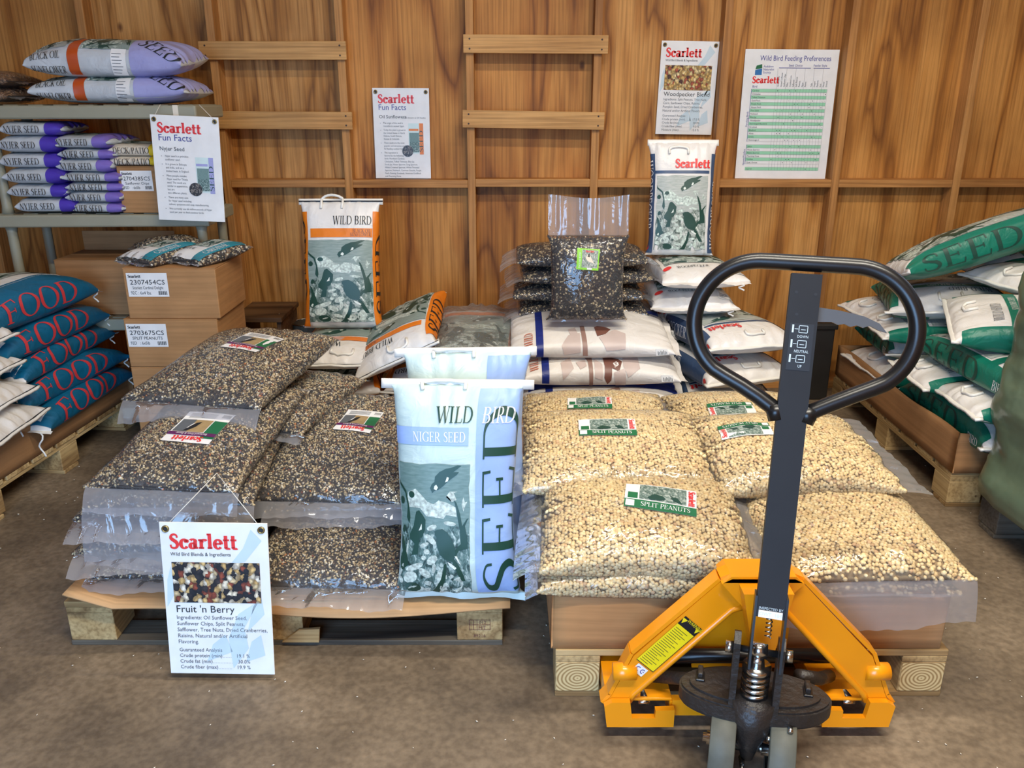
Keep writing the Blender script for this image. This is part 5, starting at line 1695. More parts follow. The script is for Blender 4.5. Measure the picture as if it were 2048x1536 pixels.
greensack('green sack in the shade under the slanting top sack', 2.36, 3.75, .70, 92, 182, .16, .40, .58)

# load wrapped in green film at the right edge of the frame
wl = root('wrapped_load', 'pallet load wrapped in dull green stretch film at the right edge', 'pallet load', (2.24, 2.23, .146))
def rbox(x0, x1, y0, y1, z0, z1, amp, seed, m, name, n=30, k=40):
    g = sinoise(seed, 8, 9.0)
    g2 = sinoise(seed + 3, 8, 30.0)
    th = np.linspace(0, 2 * PI, n * 4, endpoint=False)
    c, s = np.cos(th), np.sin(th)
    ex = 2 / 12.0
    ux, uy = np.sign(c) * np.abs(c) ** ex, np.sign(s) * np.abs(s) ** ex
    Z = np.linspace(z0, z1, k)
    V = []
    for z in Z:
        P = np.stack([(x0 + x1) / 2 + ux * (x1 - x0) / 2, (y0 + y1) / 2 + uy * (y1 - y0) / 2, np.full_like(ux, z)], 1)
        d = amp * (g(P * np.array([1, 1, 1.6])) + .25 * g2(P * np.array([.5, .5, 2.2])))
        P[:, 0] += d * c
        P[:, 1] += d * s
        V.append(P)
    V = np.concatenate(V)
    q = len(th)
    F = [(j * q + i, j * q + (i + 1) % q, (j + 1) * q + (i + 1) % q, (j + 1) * q + i) for j in range(k - 1) for i in range(q)]
    F += [tuple(reversed(range(q))), tuple((k - 1) * q + i for i in range(q))]
    return mk(name, V, F, m, wl)
mat('wrap_green', (96, 112, 88), 0.30, 0, 0.35, 3.0, 0.6, 9, 0.6, 0.2)
rbox(1.675, 2.72, 1.76, 2.755, .150, 1.02, .035, 201, 'wrap_green', 'stretch_film')

# ------------------------------------------------------------------ signs
def grommet(S, x, y, parent):
    pts = [S.at(np.array([[x + .0075 * math.cos(a), y + .0075 * math.sin(a)]]), .0018)[0].tolist() for a in np.linspace(0, 2 * PI, 16, endpoint=False)]
    g = MB().tube(pts, .0026, 6, False, True).build('grommet', 'brass', parent, True)
    V = S.at(np.array(ell2(x, y, .0055, .0055, 0, 12)), .0012)
    mk('hole', V, [tuple(range(12))], 'black', g, False)

def sign(name, label, M, w, h, group='printed white signs', th=.004, bg='white'):
    """M: frame whose x runs right, y up, z out of the printed face; origin at the lower left corner"""
    t = root(name, label, 'sign', tuple(M @ Vector((w / 2, 0, 0))), group)
    V, F = bm_box(0, w, 0, h, -th, 0, .0008)
    V = [tuple(M @ Vector(p)) for p in V]
    mk('board', V, F, bg, t, False)
    return t, Flat(M)

def para(S, t, x, y, lines, size, lead, m='ink_grey', name='small_print', sx=1.0, serif_=False, indent=0.0):
    it = []
    for i, l in enumerate(lines):
        if l:
            it.append(put2(sans(l, size), x, y - i * lead, 0, 'l', sx))
    if it:
        decal(name, S, it, m, t, .0012)

def vert(x, y, z, yaw=0, lean=0, roll=0):
    """upright frame facing the viewer: x right, y up, z toward the viewer"""
    return Matrix.Translation((x, y, z)) @ Matrix.Rotation(R(yaw), 4, 'Z') @ Matrix.Rotation(R(90 - lean), 4, 'X') @ Matrix.Rotation(R(roll), 4, 'Z')

w, h = .279, .432
def facts(label, M, head, bullets, band, sub=None, word='SEED'):
    t, S = sign('fun_facts_sign', label, M, w, h)
    for x in (.016, w - .016):
        grommet(S, x, h - .018, t)
    decal('brand_word', S, [put2(serif('Scarlett', .040, True), .026, h - .070, 0, 'l', 1.02)], 'red', t, .0012)
    decal('heading', S, [put2(sans('Fun Facts', .027), .026, h - .102, 0, 'l', .98)], 'ink_blue', t, .0012)
    decal('subheading', S, [put2(sans(head, .0165), .028, h - .142)], 'ink', t, .0012)
    if sub:
        decal('small_print', S, [put2(sans(sub, .0075), .150, h - .142)], 'ink_grey', t, .0012)
    y = h - .168
    it = []
    for b in bullets:
        it.append((np.array(ell2(.034, y + .003, .0016, .0016, 0, 8)), [tuple(range(8))]))
        for l in b:
            it.append(put2(sans(l, .0086), .048, y, 0, 'l', .82))
            y -= .0143
        y -= .0045
    decal('body_text', S, it, 'ink_grey', t, .0012)
    x0, x1, y0, y1 = .172, .246, h - .310, h - .165
    pic = decal('printed_sack', S, rect2(x0, x1, y0, y1, .05)[:2], 'niger_paper', t, .0010)
    V, F, uv = rect2(x0 + .004, x0 + .052, y0 + .006, y1 - .045, .05)
    decal('printed_picture', S, (V, F), 'print_teal', pic, .0014, uv)
    decal('printed_band', S, [rect2(x0 + .054, x1, y0 - .004, y1, .05)[:2], rect2(x0 + .002, x0 + .05, y1 - .036, y1 - .026, .05)[:2]], band, pic, .0014)
    decal('printed_word', S, [put2(serif(word, .019), x1 - .002, y0 + .006, 90, 'l', 1.9)], 'dark_green', pic, .0018)
    V, F = poly2(ell2(x0 - .006, y0 + .012, .028, .028, 0, 24), .02)
    uv = (V - V.min(0)) / (V.max(0) - V.min(0))
    decal('seed_photo', S, (V, F), 'print_dark', t, .0022, uv)
    return t, S

facts('white fun facts sign about oil sunflowers standing on the wall rail', vert(-.690, WALL_Y - .026, 1.1035, 0, 1.2, -.3), 'Oil Sunflowers',
      [['The origin of this seed is', 'traceable to ancient Egypt.'], ['Today this plant is grown in', 'the United States in North', 'Dakota, South Dakota,', 'Kansas & Colorado.'],
       ['These seeds are the most', 'popular and attractive seed', 'for feeding outdoor birds.'], ['This ingredient is', 'favored by the following', 'birds: Northern Cardinal,', 'Chickadee, Tufted Titmouse, Blue Jay,',
        'Scrub Jay, House Sparrow, Song Sparrow,', 'White-Crowned Sparrow, White-Throated', 'Sparrow, Nuthatch, Common Grackle, Purple', 'Finch, Evening Grosbeak, American Goldfinch', 'and Mourning Dove.']],
      'orange', '(also known as Oil Seeds)')
Ms = vert(-1.520, 3.605, .992, 3, 0, -2.6)
tny, Sny = facts('white fun facts sign about nyjer seed hanging from the shelf unit', Ms, 'Nyjer Seed',
      [['Nyjer seed is a primitive', 'sunflower seed.'], ['It is grown in Ethiopia', 'and India, and on a', 'limited basis, in England.'], ['Many people mistake', 'Nyjer seed for Thistle', 'seed. The seeds are', 'similar in appearance,', 'but are', 'two different plants.'],
       ['There are many uses', 'for Nyjer seed including', 'culinary purposes and soap manufacturing.'], ['We currently use 66 million pounds of Nyjer', 'seed per year to feed outdoor birds.']], 'lavender')
def string_(t, pts):
    MB().tube(pts, .0012, 5).build('hanging_string', 'string', t, True)
for x, tx in ((.016, -1.46), (w - .016, -1.30)):
    p = Sny.at(np.array([[x, h - .012]]), .002)[0]
    string_(tny, [tuple(p), (tx, 3.63, 1.462)])

def blend(label, M, title, body, numbers, photo, subtitle='Wild Bird Blends & Ingredients'):
    t, S = sign('seed_blend_sign', label, M, w, h)
    for x in (.016, w - .016):
        grommet(S, x, h - .018, t)
    leaf = [poly2([(w * (.30 + .62 * a), h * (.04 + .46 * b)) for a, b in pl], .2) for pl in ([(.5, .0), (.75, .3), (.7, .6), (.95, 1.0), (.62, .8), (.45, .45)], [(.1, .1), (.5, .25), (.4, .5), (.2, .35)], [(.7, .1), (1.0, .2), (.95, .5), (.8, .4)], [(.75, .55), (1.02, .8), (.98, 1.1), (.85, .9)])]
    leaf += [poly2([(w * (.62 + .32 * a), h * (.72 + .24 * b)) for a, b in [(0, 0), (.5, .15), (1, .7), (.7, 1), (.45, .5)]], .2), poly2([(w * (.02 + .2 * a), h * (.45 + .3 * b)) for a, b in [(0, 0), (.4, .3), (.3, .9), (.1, .6)]], .2)]
    for lf in leaf:
        decal('pale_leaf_print', S, [lf], 'pale_art', t, .0008)
    decal('brand_word', S, [put2(serif('Scarlett', .040, True), .024, h - .072, 0, 'l', 1.0)], 'red', t, .0012)
    decal('subtitle', S, [put2(sans(subtitle, .0100), .024, h - .092, 0, 'l', .90)], 'ink', t, .0012)
    V, F, uv = rect2(.025, w - .025, h - .224, h - .110, .05)
    uv = uv * np.array([1.0, .52])
    decal('seed_photo', S, (V, F), photo, t, .0012, uv)
    decal('title', S, [put2(sans(title, .0205), .027, h - .252)], 'ink', t, .0012)
    para(S, t, .027, h - .272, body, .0112, .0176, 'ink_grey', 'ingredients_text', .92)
    y = h - .272 - len(body) * .0176 - .006
    it = [put2(sans('Guaranteed Analysis', .0108), .028, y, 0, 'l', .92)]
    for a, b in numbers:
        y -= .0168
        it += [put2(sans(a, .0108), .028, y, 0, 'l', .92), put2(sans(b, .0108), .215, y, 0, 'r', .92)]
        x0 = .030 + sans(a, .0108)[2] * .92
        for q in range(30):
            if x0 + q * .0042 < .168:
                it.append(rect2(x0 + q * .0042, x0 + q * .0042 + .0012, y, y + .0012, .1)[:2])
    decal('analysis_text', S, it, 'ink_grey', t, .0012)
    return t, S
blend('white sign with a nut photo hung on the wall above the upright woodpecker sack', vert(.716, WALL_Y - .020, 1.319, 0, 0, -1.0), 'Woodpecker Blend',
      ['Ingredients: Split Peanuts, Tree Nuts,', 'Corn, Sunflower Chips, Raisins,', 'Pumpkin Seed, Dried Cranberries,', 'Natural and/or Artificial Flavors.'], [('Crude protein (min)', '17.0 %'), ('Crude fat (min)', '28.0%'), ('Crude fiber (max)', '9.0 %'), ('Moisture (max)', '15.0 %')], 'print_nuts')
tfr, Sfr = blend('pale blue white seed mix sign hanging at the front of the left pallet', vert(-.917, 1.855, .022, 0, 6.5, -.9), 'Fruit \'n Berry',
      ['Ingredients: Oil Sunflower Seed,', 'Sunflower Chips, Split Peanuts,', 'Safflower, Tree Nuts, Dried Cranberries,', 'Raisins, Natural and/or Artificial', 'Flavoring.'], [('Crude protein (min)', '19.1 %'), ('Crude fat (min)', '30.0%'), ('Crude fiber (max)', '19.9 %')], 'print_fruit')
for x in (.016, w - .016):
    p = Sfr.at(np.array([[x, h - .012]]), .002)[0]
    string_(tfr, [tuple(p), (-.79, 2.02, .535)])

# feeding chart
cw, ch = .457, .610
tc_, Sc = sign('feeding_chart', 'large white chart of bird names with green striped rows on the wall rail', vert(1.128, WALL_Y - .034, 1.1035, 0, 1.6, -.4), cw, ch, None)
decal('title', Sc, [put2(sans('Wild Bird Feeding Preferences', .0245), cw * .54, ch - .052, 0, 'c', .82)], 'ink_blue', tc_, .0012)
decal('brand_word', Sc, [put2(serif('Scarlett', .030, True), .045, ch - .155, 0, 'l', 1.0)], 'red', tc_, .0012)
decal('logo', Sc, [poly2([(.055, ch - .118), (.088, ch - .118), (.088, ch - .088), (.055, ch - .095)], .2)], 'sign_blue', tc_, .0012)
decal('logo_leaf', Sc, [poly2([(.055, ch - .092), (.060, ch - .075), (.086, ch - .068), (.088, ch - .086), (.07, ch - .09)], .2)], 'label_green', tc_, .0014)
decal('logo_text', Sc, [put2(sans(l, .0105), .094, ch - .083 - i * .0135, 0, 'l', .9) for i, l in enumerate(('Audubon', 'Naturalist', 'Society'))], 'ink_blue', tc_, .0012)
gx0, gx1 = .165, .415
decal('column_heads', Sc, [put2(sans('Seed Choice', .0105), .25, ch - .078, 0, 'c', .9), put2(sans('Feeder Style', .0105), .37, ch - .078, 0, 'c', .9), rect2(.17, .325, ch - .086, ch - .0835, .5)[:2], rect2(.338, .418, ch - .086, ch - .0835, .5)[:2], put2(sans('Bird', .0115), .048, ch - .176, 0, 'l', .9)], 'ink_blue', tc_, .0012)
heads = ['Oil Sunflower', 'Striped Sunflower', 'Sunflower Chips', 'Millet', 'Cracked Corn', 'Safflower', 'Split Peanuts', 'Peanuts', 'Nyjer', 'Raisins', '', 'Tube', 'Hopper', 'Platform', 'Suet', 'Nectar', 'Ground']
decal('column_names', Sc, [put2(sans(t_, .0082), gx0 + .012 + i * .0148, ch - .172, 90, 'l', .8) for i, t_ in enumerate(heads) if t_], 'ink_grey', tc_, .0012)
names = ['Cardinal', 'Chickadee', 'Tufted Titmouse', 'Gold Finch', 'Purple Finch', 'House Finch', 'Pine Siskin', 'Nuthatch', 'Blue Jay', 'Woodpecker', 'Red-winged Blackbird', 'Grosbeak', 'Bluebird', 'Wren', 'Oriole', 'Hummingbird', '', 'Junco', 'House Sparrow', 'Native Sparrow', 'Mourning Dove', 'Towhee', 'Quail, Grouse', '', 'Squirrel']
rg = random.Random(3)
grn, txt, dots, grid = [], [], [], []
y = ch - .182
for i, nme in enumerate(names):
    y -= .0155
    if nme:
        if (i < 16 and i % 2 == 0) or (i > 16 and i % 2 == 1) or i == 24:
            grn.append(rect2(.046, gx1, y, y + .0150, .6)[:2])
        txt.append(put2(sans(nme, .0078), .050, y + .004, 0, 'l', .9))
        for k in range(17):
            if k != 10 and rg.random() < .27:
                xx, rr = gx0 + .0085 + k * .0148, .0022 if rg.random() < .6 else .0013
                dots.append((np.array(ell2(xx, y + .0075, rr, rr, 0, 8)), [tuple(range(8))]))
ybot, ytop = y, ch - .182
for k in range(18):
    xx = gx0 + k * .0148
    grid.append(rect2(xx, xx + .0007, ybot, ytop + (.0 if k % 3 else .095), .9)[:2])
for i in range(len(names) + 1):
    grid.append(rect2(.046, gx1, ytop - i * .0155, ytop - i * .0155 + .0006, .9)[:2])
decal('green_rows', Sc, grn, 'row_green', tc_, .0010)
decal('grid_lines', Sc, grid, 'ink_grey', tc_, .0013)
decal('bird_names', Sc, txt, 'ink', tc_, .0015)
decal('dots', Sc, dots, 'black', tc_, .0016)
decal('side_heads', Sc, [put2(sans('Perching Birds', .010), .040, ch - .36, 90, 'l', .9), put2(sans('Ground Feeders', .010), .040, ch - .545, 90, 'l', .85), rect2(.0435, .0455, ch - .182 - .0155 * 16, ch - .182, .9)[:2], rect2(.0435, .0455, ch - .182 - .0155 * 23, ch - .182 - .0155 * 17, .9)[:2]], 'ink_blue', tc_, .0012)

# ------------------------------------------------------------------ yellow pallet jack
JX = 0.572
jk = root('pallet_jack', 'yellow hand pallet jack with black loop handle pushed under the peanut pallet', 'pallet jack', (JX, 1.62, 0))
def mirror(poly):
    return [(2 * JX - p[0], p[1]) for p in reversed(poly)]
# forks
for s in (-1, 1):
    xo, xi = JX + s * .342, JX + s * .182
    a, b = min(xo, xi), max(xo, xi)
    m = MB()
    m.box(a, b, 1.66, 2.84, .094, .102, None, .002)
    m.box(a, a + .006, 1.66, 2.80, .050, .094)
    m.box(b - .006, b, 1.66, 2.80, .050, .094)
    m.prism([(2.80, .050), (2.90, .066), (2.90, .080), (2.84, .102), (2.80, .102)], 'x', a, b)
    m.build('fork', 'jack_yellow', jk)
# heel plates with the notch over the push rods
heel = [(.230, .040), (.392, .040), (.392, .090), (.346, .088), (.346, .066), (.290, .066), (.284, .112), (.240, .112), (.222, .10)]
for poly in (heel, mirror(heel)):
    MB().prism(poly, 'y', 1.632, 1.648).build('heel_plate', 'jack_yellow', jk)
# inclined legs of the A frame: pressed plates with a front lip
outer = [(.222, .092), (.240, .116), (.288, .230), (.476, .432), (.500, .442), (.530, .442), (.528, .362), (.505, .356), (.292, .118), (.284, .098)]
lipo = [(.206, .20), (.214, .052), (.236, .052), (.236, .215)]
for poly, lp in ((outer, lipo), (mirror(outer), mirror(lipo))):
    lg = MB().prism(poly, 'y', 1.650, 1.662).build('leg_plate', 'jack_yellow', jk)
    m = MB()
    # top flange follows the outer edge
    pts = [(.222, .094), (.240, .118), (.288, .236), (.480, .438), (.502, .448)] if poly is outer else [(2 * JX - x, z) for x, z in ((.222, .094), (.240, .118), (.288, .236), (.480, .438), (.502, .448))]
    for (x0, z0), (x1, z1) in zip(pts[:-1], pts[1:]):
        d = Vector((x1 - x0, 0, z1 - z0)).normalized()
        nn = Vector((-d.z, 0, d.x))
        if nn.z < 0:
            nn = -nn
        V = []
        for y in (1.650, 1.690):
            for (x, z) in ((x0, z0), (x1, z1)):
                for k in (0, .009):
                    V.append((x + nn.x * k, y, z + nn.z * k))
        m.add(V, [(0, 1, 3, 2), (4, 6, 7, 5), (0, 4, 5, 1), (2, 3, 7, 6), (0, 2, 6, 4), (1, 5, 7, 3)])
    m.build('flange', 'jack_yellow', lg)
    # rounded inner bead
    ip = [(.284, .10), (.294, .122), (.510, .358), (.540, .368)] if poly is outer else [(2 * JX - x, z) for x, z in ((.284, .10), (.294, .122), (.510, .358), (.540, .368))]
    MB().tube([(x, 1.654, z) for x, z in ip], .009, 8).build('bead', 'jack_yellow', lg, True)
# head: bent plate joining both legs
hd = MB()
hd.prism([(.478, .438), (.500, .450), (2 * JX - .500, .450), (2 * JX - .478, .438), (2 * JX - .54, .365), (.54, .365)], 'y', 1.636, 1.662)
hd.prism([(.482, .440), (.498, .456), (2 * JX - .498, .456), (2 * JX - .482, .440)], 'y', 1.636, 1.715)
hd.prism([(.516, .440), (2 * JX - .516, .440), (.60, .29), (.548, .29)], 'y', 1.590, 1.638)
hd.build('head_plate', 'jack_yellow', jk)
MB().box(.455, 2 * JX - .455, 1.752, 1.760, .12, .335).build('back_panel', 'jack_yellow', jk)
MB().box(.39, 2 * JX - .39, 1.655, 1.675, .055, .100).build('cross_bar', 'jack_yellow', jk)
for s in (-1, 1):
    x = JX + s * .275
    MB().tube([(x, 1.656, .184), (x + s * .055, 1.656, .184)], .021, 24).build('pivot_tube', 'jack_yellow', jk, True)
    MB().tube([(JX + s * .10, 1.62, .20), (JX + s * .16, 1.64, .175), (JX + s * .22, 1.72, .12)], .016, 10).build('push_arm', 'cast_black', jk, True)
    MB().tube([(JX + s * .25, 1.665, .092), (JX + s * .25, 1.80, .075)], .014, 10).build('push_rod', 'jack_black', jk, True)
    MB().tube([(JX + s * .236, 1.662, .090), (JX + s * .264, 1.662, .090)], .006, 8).build('rod_bolt', 'steel', jk, True)
    MB().tube([(JX + s * .262 - .03, 2.70, .038), (JX + s * .262 + .03, 2.70, .038)], .038, 20).build('load_roller', 'wheel_rubber', jk)
MB().tube([(JX - .27, 1.720, .180), (JX + .27, 1.720, .180)], .018, 14).build('torsion_shaft', 'jack_black', jk, True)

# pump casting with its two wings
PX, PY = .536, 1.560
wing = [(-.150, -.005), (-.140, -.040), (-.095, -.066), (-.04, -.076), (.05, -.074), (.11, -.058), (.150, -.022), (.152, .012), (.125, .045), (.07, .066), (0, .072), (-.07, .062), (-.125, .035)]
wing = [(x * 1.12, y * 1.05) for x, y in wing]
for _ in range(2):
    wing = [((1 - f) * wing[i][0] + f * wing[(i + 1) % len(wing)][0], (1 - f) * wing[i][1] + f * wing[(i + 1) % len(wing)][1]) for i in range(len(wing)) for f in (.25, .75)]
Mp = Matrix.Translation((PX, PY, 0)) @ Matrix.Rotation(R(3), 4, 'Z')
pump = MB()
pump.prism([(x * .97, y * .95) for x, y in wing], 'z', .172, .180, Mp)
pump.prism(wing, 'z', .180, .211, Mp)
pump.prism([(x * .97, y * .95) for x, y in wing], 'z', .211, .216, Mp)
pump.prism([(x * .86, y * .80) for x, y in wing], 'z', .215, .222, Mp)
pb = pump.build('pump_casting', 'cast_black', jk)
for s in (-1, 1):
    MB().box(s * .118 - .010, s * .118 + .010, -.014, .020, .2215, .2265, Mp, .002).build('wing_slot', 'jack_black', pb)
    MB().box(s * .118 - .006, s * .118 + .006, -.004, .030, .222, .236, Mp, .003).build('wing_pin', 'cast_black', pb)
MB().tube([(PX, PY - .045, .06), (PX, PY - .045, .10), (PX, PY - .045, .15), (PX, PY - .045, .232)], [.014, .024, .046, .054], 28).build('pump_barrel', 'cast_black', jk, True)
MB().tube([(PX, PY - .045, .228), (PX, PY - .045, .360)], .0085, 14).build('piston', 'steel', jk, True)
sp = [(PX + .026 * math.cos(a), PY - .045 + .026 * math.sin(a), .232 + .062 * a / (2 * PI * 4.2)) for a in np.linspace(0, 2 * PI * 4.2, 90)]
MB().tube(sp, .0048, 8).build('coil_spring', 'steel', jk, True)
MB().tube([(PX, PY - .045, .296), (PX, PY - .045, .310)], .031, 24).build('spring_cap', 'steel', jk, True)
MB().tube([(PX, PY - .045, .310), (PX, PY - .045, .340)], [.017, .013], 18).build('spring_collar', 'steel', jk, True)
MB().tube([(PX - .018, PY - .047, .352), (PX + .018, PY - .047, .352)], .017, 16).build('roller', 'steel', jk, True)
for s in (-1, 1):
    x = PX + s * .046
    MB().prism([(PY - .075, .20), (PY - .012, .20), (PY - .020, .375), (PY - .050, .392), (PY - .072, .375)], 'x', x - .007, x + .007).build('yoke_plate', 'cast_black', jk)
    MB().tube([(x + s * .007, PY - .050, .350), (x + s * .024, PY - .050, .350)], .013, 14).build('pin_head', 'steel', jk, True)
MB().tube([(PX - .06, PY - .050, .350), (PX + .06, PY - .050, .350)], .0075, 12).build('pivot_pin', 'jack_black', jk, True)
for x, z in ((PX + .062, .166), (PX + .082, .182), (PX + .040, .150)):
    MB().tube([(x, PY - .070, z), (x, PY - .084, z)], .0062, 8).build('valve_screw', 'steel', jk, True)
# steering wheels
for s in (-1, 1):
    x = PX + .006 + s * .0635
    y, z, r_ = PY - .045, .092, .092
    prof = [(-.0275, .055), (-.0275, .089), (-.0255, .092), (.0255, .092), (.0275, .089), (.0275, .055)]
    n = 40
    V, F = [], []
    for k in range(n):
        a = 2 * PI * k / n
        for px, pr in prof:
            V.append((x + px, y + pr * math.cos(a), z + pr * math.sin(a)))
    q = len(prof)
    for k in range(n):
        for i in range(q - 1):
            F.append((k * q + i, k * q + i + 1, ((k + 1) % n) * q + i + 1, ((k + 1) % n) * q + i))
    wv = MB().add(V, F).build('steering_wheel', 'wheel_rubber', jk, True)
    MB().tube([(x - .023, y, z), (x + .023, y, z)], .056, 28).build('hub', 'jack_black', wv)
    MB().tube([(x - s * .040, y, z), (x + s * .034, y, z)], .015, 14).build('axle_end', 'steel', wv, True)
MB().tube([(PX - .10, PY - .045, .092), (PX + .09, PY - .045, .092)], .010, 12).build('axle', 'steel', jk, True)
MB().tube([(PX - .010, PY - .045, .055), (PX - .010, PY - .10, .070)], [.008, .004], 8).build('grease_nipple', 'steel', jk, True)

STEER = Matrix.Translation((PX, PY - .045, 0)) @ Matrix.Rotation(R(-16), 4, 'Z') @ Matrix.Translation((-PX, -PY + .045, 0))
TURNS = {'pump_casting', 'pump_barrel', 'piston', 'coil_spring', 'spring_cap', 'spring_collar', 'roller', 'yoke_plate', 'pin_head', 'pivot_pin', 'valve_screw', 'steering_wheel', 'axle', 'grease_nipple'}
_org = Matrix.Translation(jk.location)
for o in list(jk.children):
    if o.name.split('.')[0] in TURNS:
        for q in [o] + list(o.children):
            q.data.transform(_org.inverted() @ STEER @ _org)
# tiller: stem, loop handle, lever
base, top = Vector((.535, 1.470, .372)), Vector((.598, 1.664, 1.155))
ax = (top - base).normalized()
ry = Vector((math.sin(R(15)), math.cos(R(15)), 0))
nrm = (ry - ax * ry.dot(ax)).normalized()     # away from the viewer
rx = ax.cross(nrm).normalized()
if rx.x < 0:
    rx = -rx
def SP(u, a, d):
    return base + ax * u + rx * a + nrm * d
Ls = (top - base).length
def bar(u0, u1, a0, a1, d0, d1):
    V = [tuple(SP(u, a, d)) for a in (a0, a1) for d in (d0, d1) for u in (u0, u1)]
    return V, [(0, 1, 3, 2), (4, 6, 7, 5), (0, 4, 5, 1), (2, 3, 7, 6), (0, 2, 6, 4), (1, 5, 7, 3)]
m = MB()
m.add(*bar(.085, Ls - .01, -.0295, .0295, -.018, .018))
stem = m.build('stem', 'stem_black', jk)
m = MB()
m.add(*bar(-.03, .13, -.0335, -.0285, -.022, .022))
m.add(*bar(-.03, .13, .0285, .0335, -.022, .022))
m.build('stem_fork', 'jack_black', jk)
MB().add(*bar(.085, .100, -.024, .024, -.0195, -.0180)).build('inspection_sticker', 'white', stem)
zs = [SP(.040 + .045 * a / (2 * PI * 5), .006 * math.cos(a), -.01 + .006 * math.sin(a)) for a in np.linspace(0, 2 * PI * 5, 60)]
MB().tube(zs, .0016, 6).build('return_spring', 'steel', stem, True)
# loop: rounded triangle in the stem plane
def arcp(c, r_, a0, a1, n=14):
    return [(c[0] + r_ * math.cos(a), c[1] + r_ * math.sin(a)) for a in np.linspace(a0, a1, n)]
UT = Ls + .012
loop = [(-.030, UT - .330), (-.175, UT - .215)]
CX = .003
loop = [(-.026, UT - .306), (-.085, UT - .268)] + arcp((-.088 + CX, UT - .128), .128, R(234), R(92), 22) + [(CX, UT)] + arcp((.088 + CX, UT - .128), .128, R(88), R(-54), 22) + [(.095, UT - .268), (.026, UT - .306)]
pts = [tuple(SP(u, a, 0)) for a, u in loop]
# smooth once
P = [Vector(p) for p in pts]
sm = [P[0]]
for i in range(len(P) - 1):
    sm += [P[i] * .75 + P[i + 1] * .25, P[i] * .25 + P[i + 1] * .75]
sm.append(P[-1])
MB().tube([tuple(p) for p in sm], .0165, 16).build('loop_handle', 'jack_black', jk, True)
for s in (-1, 1):
    MB().tube([tuple(SP(UT - .322, s * .026, 0)), tuple(SP(UT - .292, s * .036, 0))], .0195, 12).build('weld', 'jack_black', jk, True)
lev = [(.028, UT - .086), (.075, UT - .090), (.120, UT - .098), (.150, UT - .110), (.166, UT - .128), (.150, UT - .124), (.132, UT - .116), (.120, UT - .121), (.108, UT - .117), (.096, UT - .121), (.084, UT - .116), (.072, UT - .119), (.060, UT - .114), (.028, UT - .116)]
V = [tuple(SP(u, a, d)) for d in (.012, .026) for a, u in lev]
n = len(lev)
F = [(i, (i + 1) % n, n + (i + 1) % n, n + i) for i in range(n)]
for t3 in tessellate_polygon([[Vector((p[0], p[1], 0)) for p in lev]]):
    F += [tuple(t3), tuple(n + i for i in reversed(t3))]
MB().add(V, F).build('release_lever', 'lever_grey', jk)
# sticker with the lever positions
Mst = Matrix(((rx.x, ax.x, -nrm.x, 0), (rx.y, ax.y, -nrm.y, 0), (rx.z, ax.z, -nrm.z, 0), (0, 0, 0, 1)))
o_ = SP(0, 0, -.018)
Mst.translation = o_
Sst = Flat(Mst)
y0, y1 = Ls - .205, Ls - .110
stk = decal('position_sticker', Sst, rect2(-.022, .024, y0, y1, .5)[:2], 'black', stem, .0008)
it = []
for k, wd in enumerate(('UP', 'NEUTRAL', 'DOWN')):
    yy = y0 + .012 + k * .030
    it.append(rect2(-.018, -.0145, yy + .004, yy + .020, .5)[:2])
    it.append(put2(sans(wd, .0058), .004, yy - .006, 0, 'c', .8))
    for a in (rect2(-.004, .012, yy + .004, yy + .0052, .5), rect2(-.004, .012, yy + .018, yy + .0192, .5), rect2(-.005, -.0038, yy + .005, yy + .018, .5), rect2(.0115, .0127, yy + .005, yy + .018, .5), rect2(-.0005, .0085, yy + .010, yy + .0112, .5), rect2(-.013, -.006, yy + .011, yy + .0122, .5)):
        it.append(a[:2])
decal('position_symbols', Sst, it, 'pale_art', stk, .0014)
for a, u in ((-.017, Ls - .048), (.020, Ls - .050), (-.012, Ls - .092)):
    V = Sst.at(np.array(ell2(a, u, .0032, .0032, 0, 10)), .0006)
    mk('rivet_hole', V, [tuple(range(10))], 'black', stem, False)
V = decal('inspection_text', Sst, [put2(sans('INSPECTED BY', .006), 0, .102, 0, 'c', .9), put2(sans('OWT  104', .008), 0, .089, 0, 'c', .9)], 'pale_art', stem, .0016)
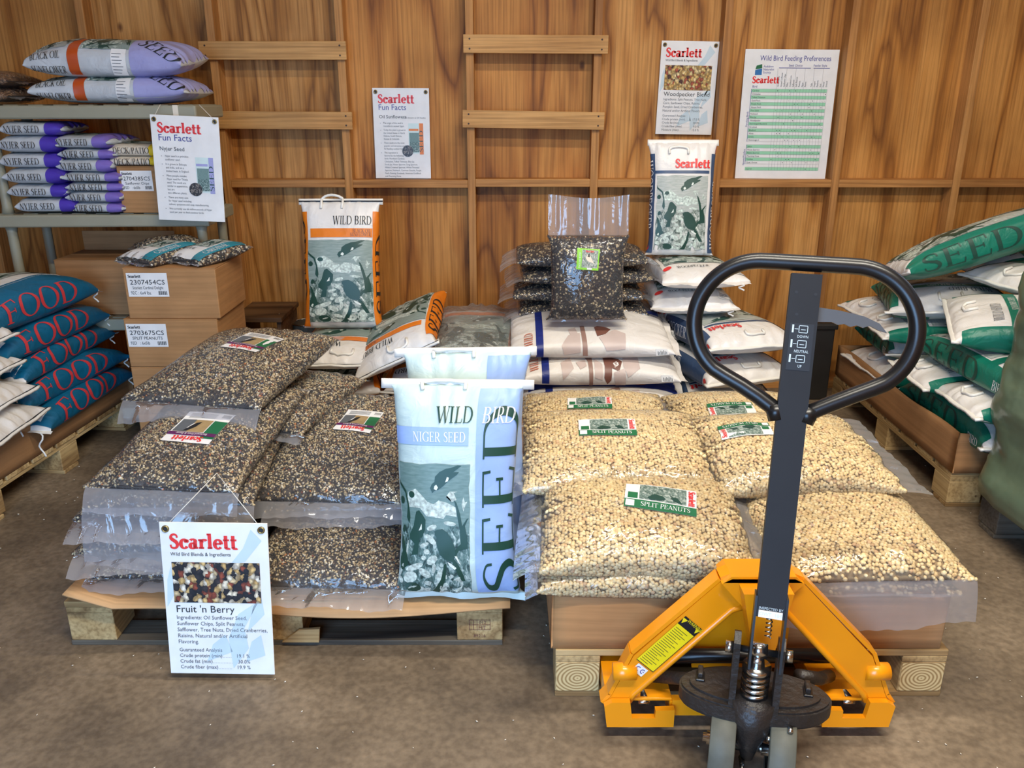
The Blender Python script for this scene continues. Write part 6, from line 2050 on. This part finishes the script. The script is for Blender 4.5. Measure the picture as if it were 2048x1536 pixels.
# warning sticker and CE mark on the left leg, plate on the back panel
dv = Vector((.196, 0, .216)).normalized()
Mw = Matrix(((dv.x, -dv.z, 0, 0), (0, 0, -1, 0), (dv.z, dv.x, 0, 0), (0, 0, 0, 1)))
Mw.translation = Vector((.366, 1.6495, .257))
Sw = Flat(Mw)
ws = decal('warning_sticker', Sw, rect2(-.072, .090, -.026, .030, .5)[:2], 'black', jk, .0008)
decal('warning_panel', Sw, [rect2(-.070, .064, -.024, .030, .5)[:2]], 'warn_yellow', ws, .0014)
decal('warning_word', Sw, [put2(sans('WARNING', .0095), .081, .017, -90, 'l', .75)] + [poly2([(.070, q), (.0845, q - .007), (.0845, q + .007)], .2) for q in (.024, -.019)], 'warn_yellow', ws, .0014)
decal('warning_text', Sw, [rect2(-.064 + i * .0062, -.0628 + i * .0062, .026 - .046 * (.55 + .45 * ((i * 7) % 5) / 5), .026, .5)[:2] for i in range(20)], 'ink', ws, .0018)
ce_ = decal('ce_sticker', Sw, rect2(-.100, -.076, -.014, .018, .5)[:2], 'white', jk, .0008)
it = []
for yy, e in ((.0085, 0), (-.006, 1)):
    g = Glyph(.003, .003)
    t_ = np.linspace(R(60), R(300), 14)
    it.append(_strip(np.stack([-.0875 + .0055 * np.cos(t_ - PI / 2), yy + .0055 * np.sin(t_ - PI / 2)], 1), np.full(14, .0018)))
    if e:
        it.append(rect2(-.0882, -.0865, yy - .004, yy, .5)[:2])
decal('ce_letters', Sw, it, 'ink_blue', ce_, .0014)
Sb = Flat(vert(JX - .135, 1.7515, .285))
pl = decal('data_plate', Sb, rect2(0, .10, 0, .062, .5)[:2], 'slate_blue', jk, .001)
decal('data_lines', Sb, [rect2(.012, .045 + .02 * (i % 2), .008 + i * .011, .0105 + i * .011, .5)[:2] for i in range(5)], 'ink', pl, .0016)

# ------------------------------------------------------------------ spilled seeds on the floor
g = np.random.default_rng(77)
n = 420
P = np.stack([g.uniform(-2.2, 2.4, n), g.uniform(1.35, 3.3, n), np.full(n, .0022)], 1)
bv, bf = base_shape('oct')
sc = np.array([.0045, .0022, .0016])[None] * g.uniform(.5, 1.1, (n, 1))
a = g.uniform(0, 6.28, n)
Rm = np.zeros((n, 3, 3))
Rm[:, 0, 0] = np.cos(a); Rm[:, 0, 1] = -np.sin(a); Rm[:, 1, 0] = np.sin(a); Rm[:, 1, 1] = np.cos(a); Rm[:, 2, 2] = 1
V = P[:, None, :] + np.einsum('nij,nkj->nki', Rm, bv[None] * sc[:, None, :])
F = (bf[None] + (np.arange(n) * len(bv))[:, None, None]).reshape(-1, 3)
o = mk('spilled_seeds', V.reshape(-1, 3), F, 'cream', None, True, 'stuff')
o['label'] = 'pale seed husks scattered over the concrete floor'
o['category'] = 'seeds'
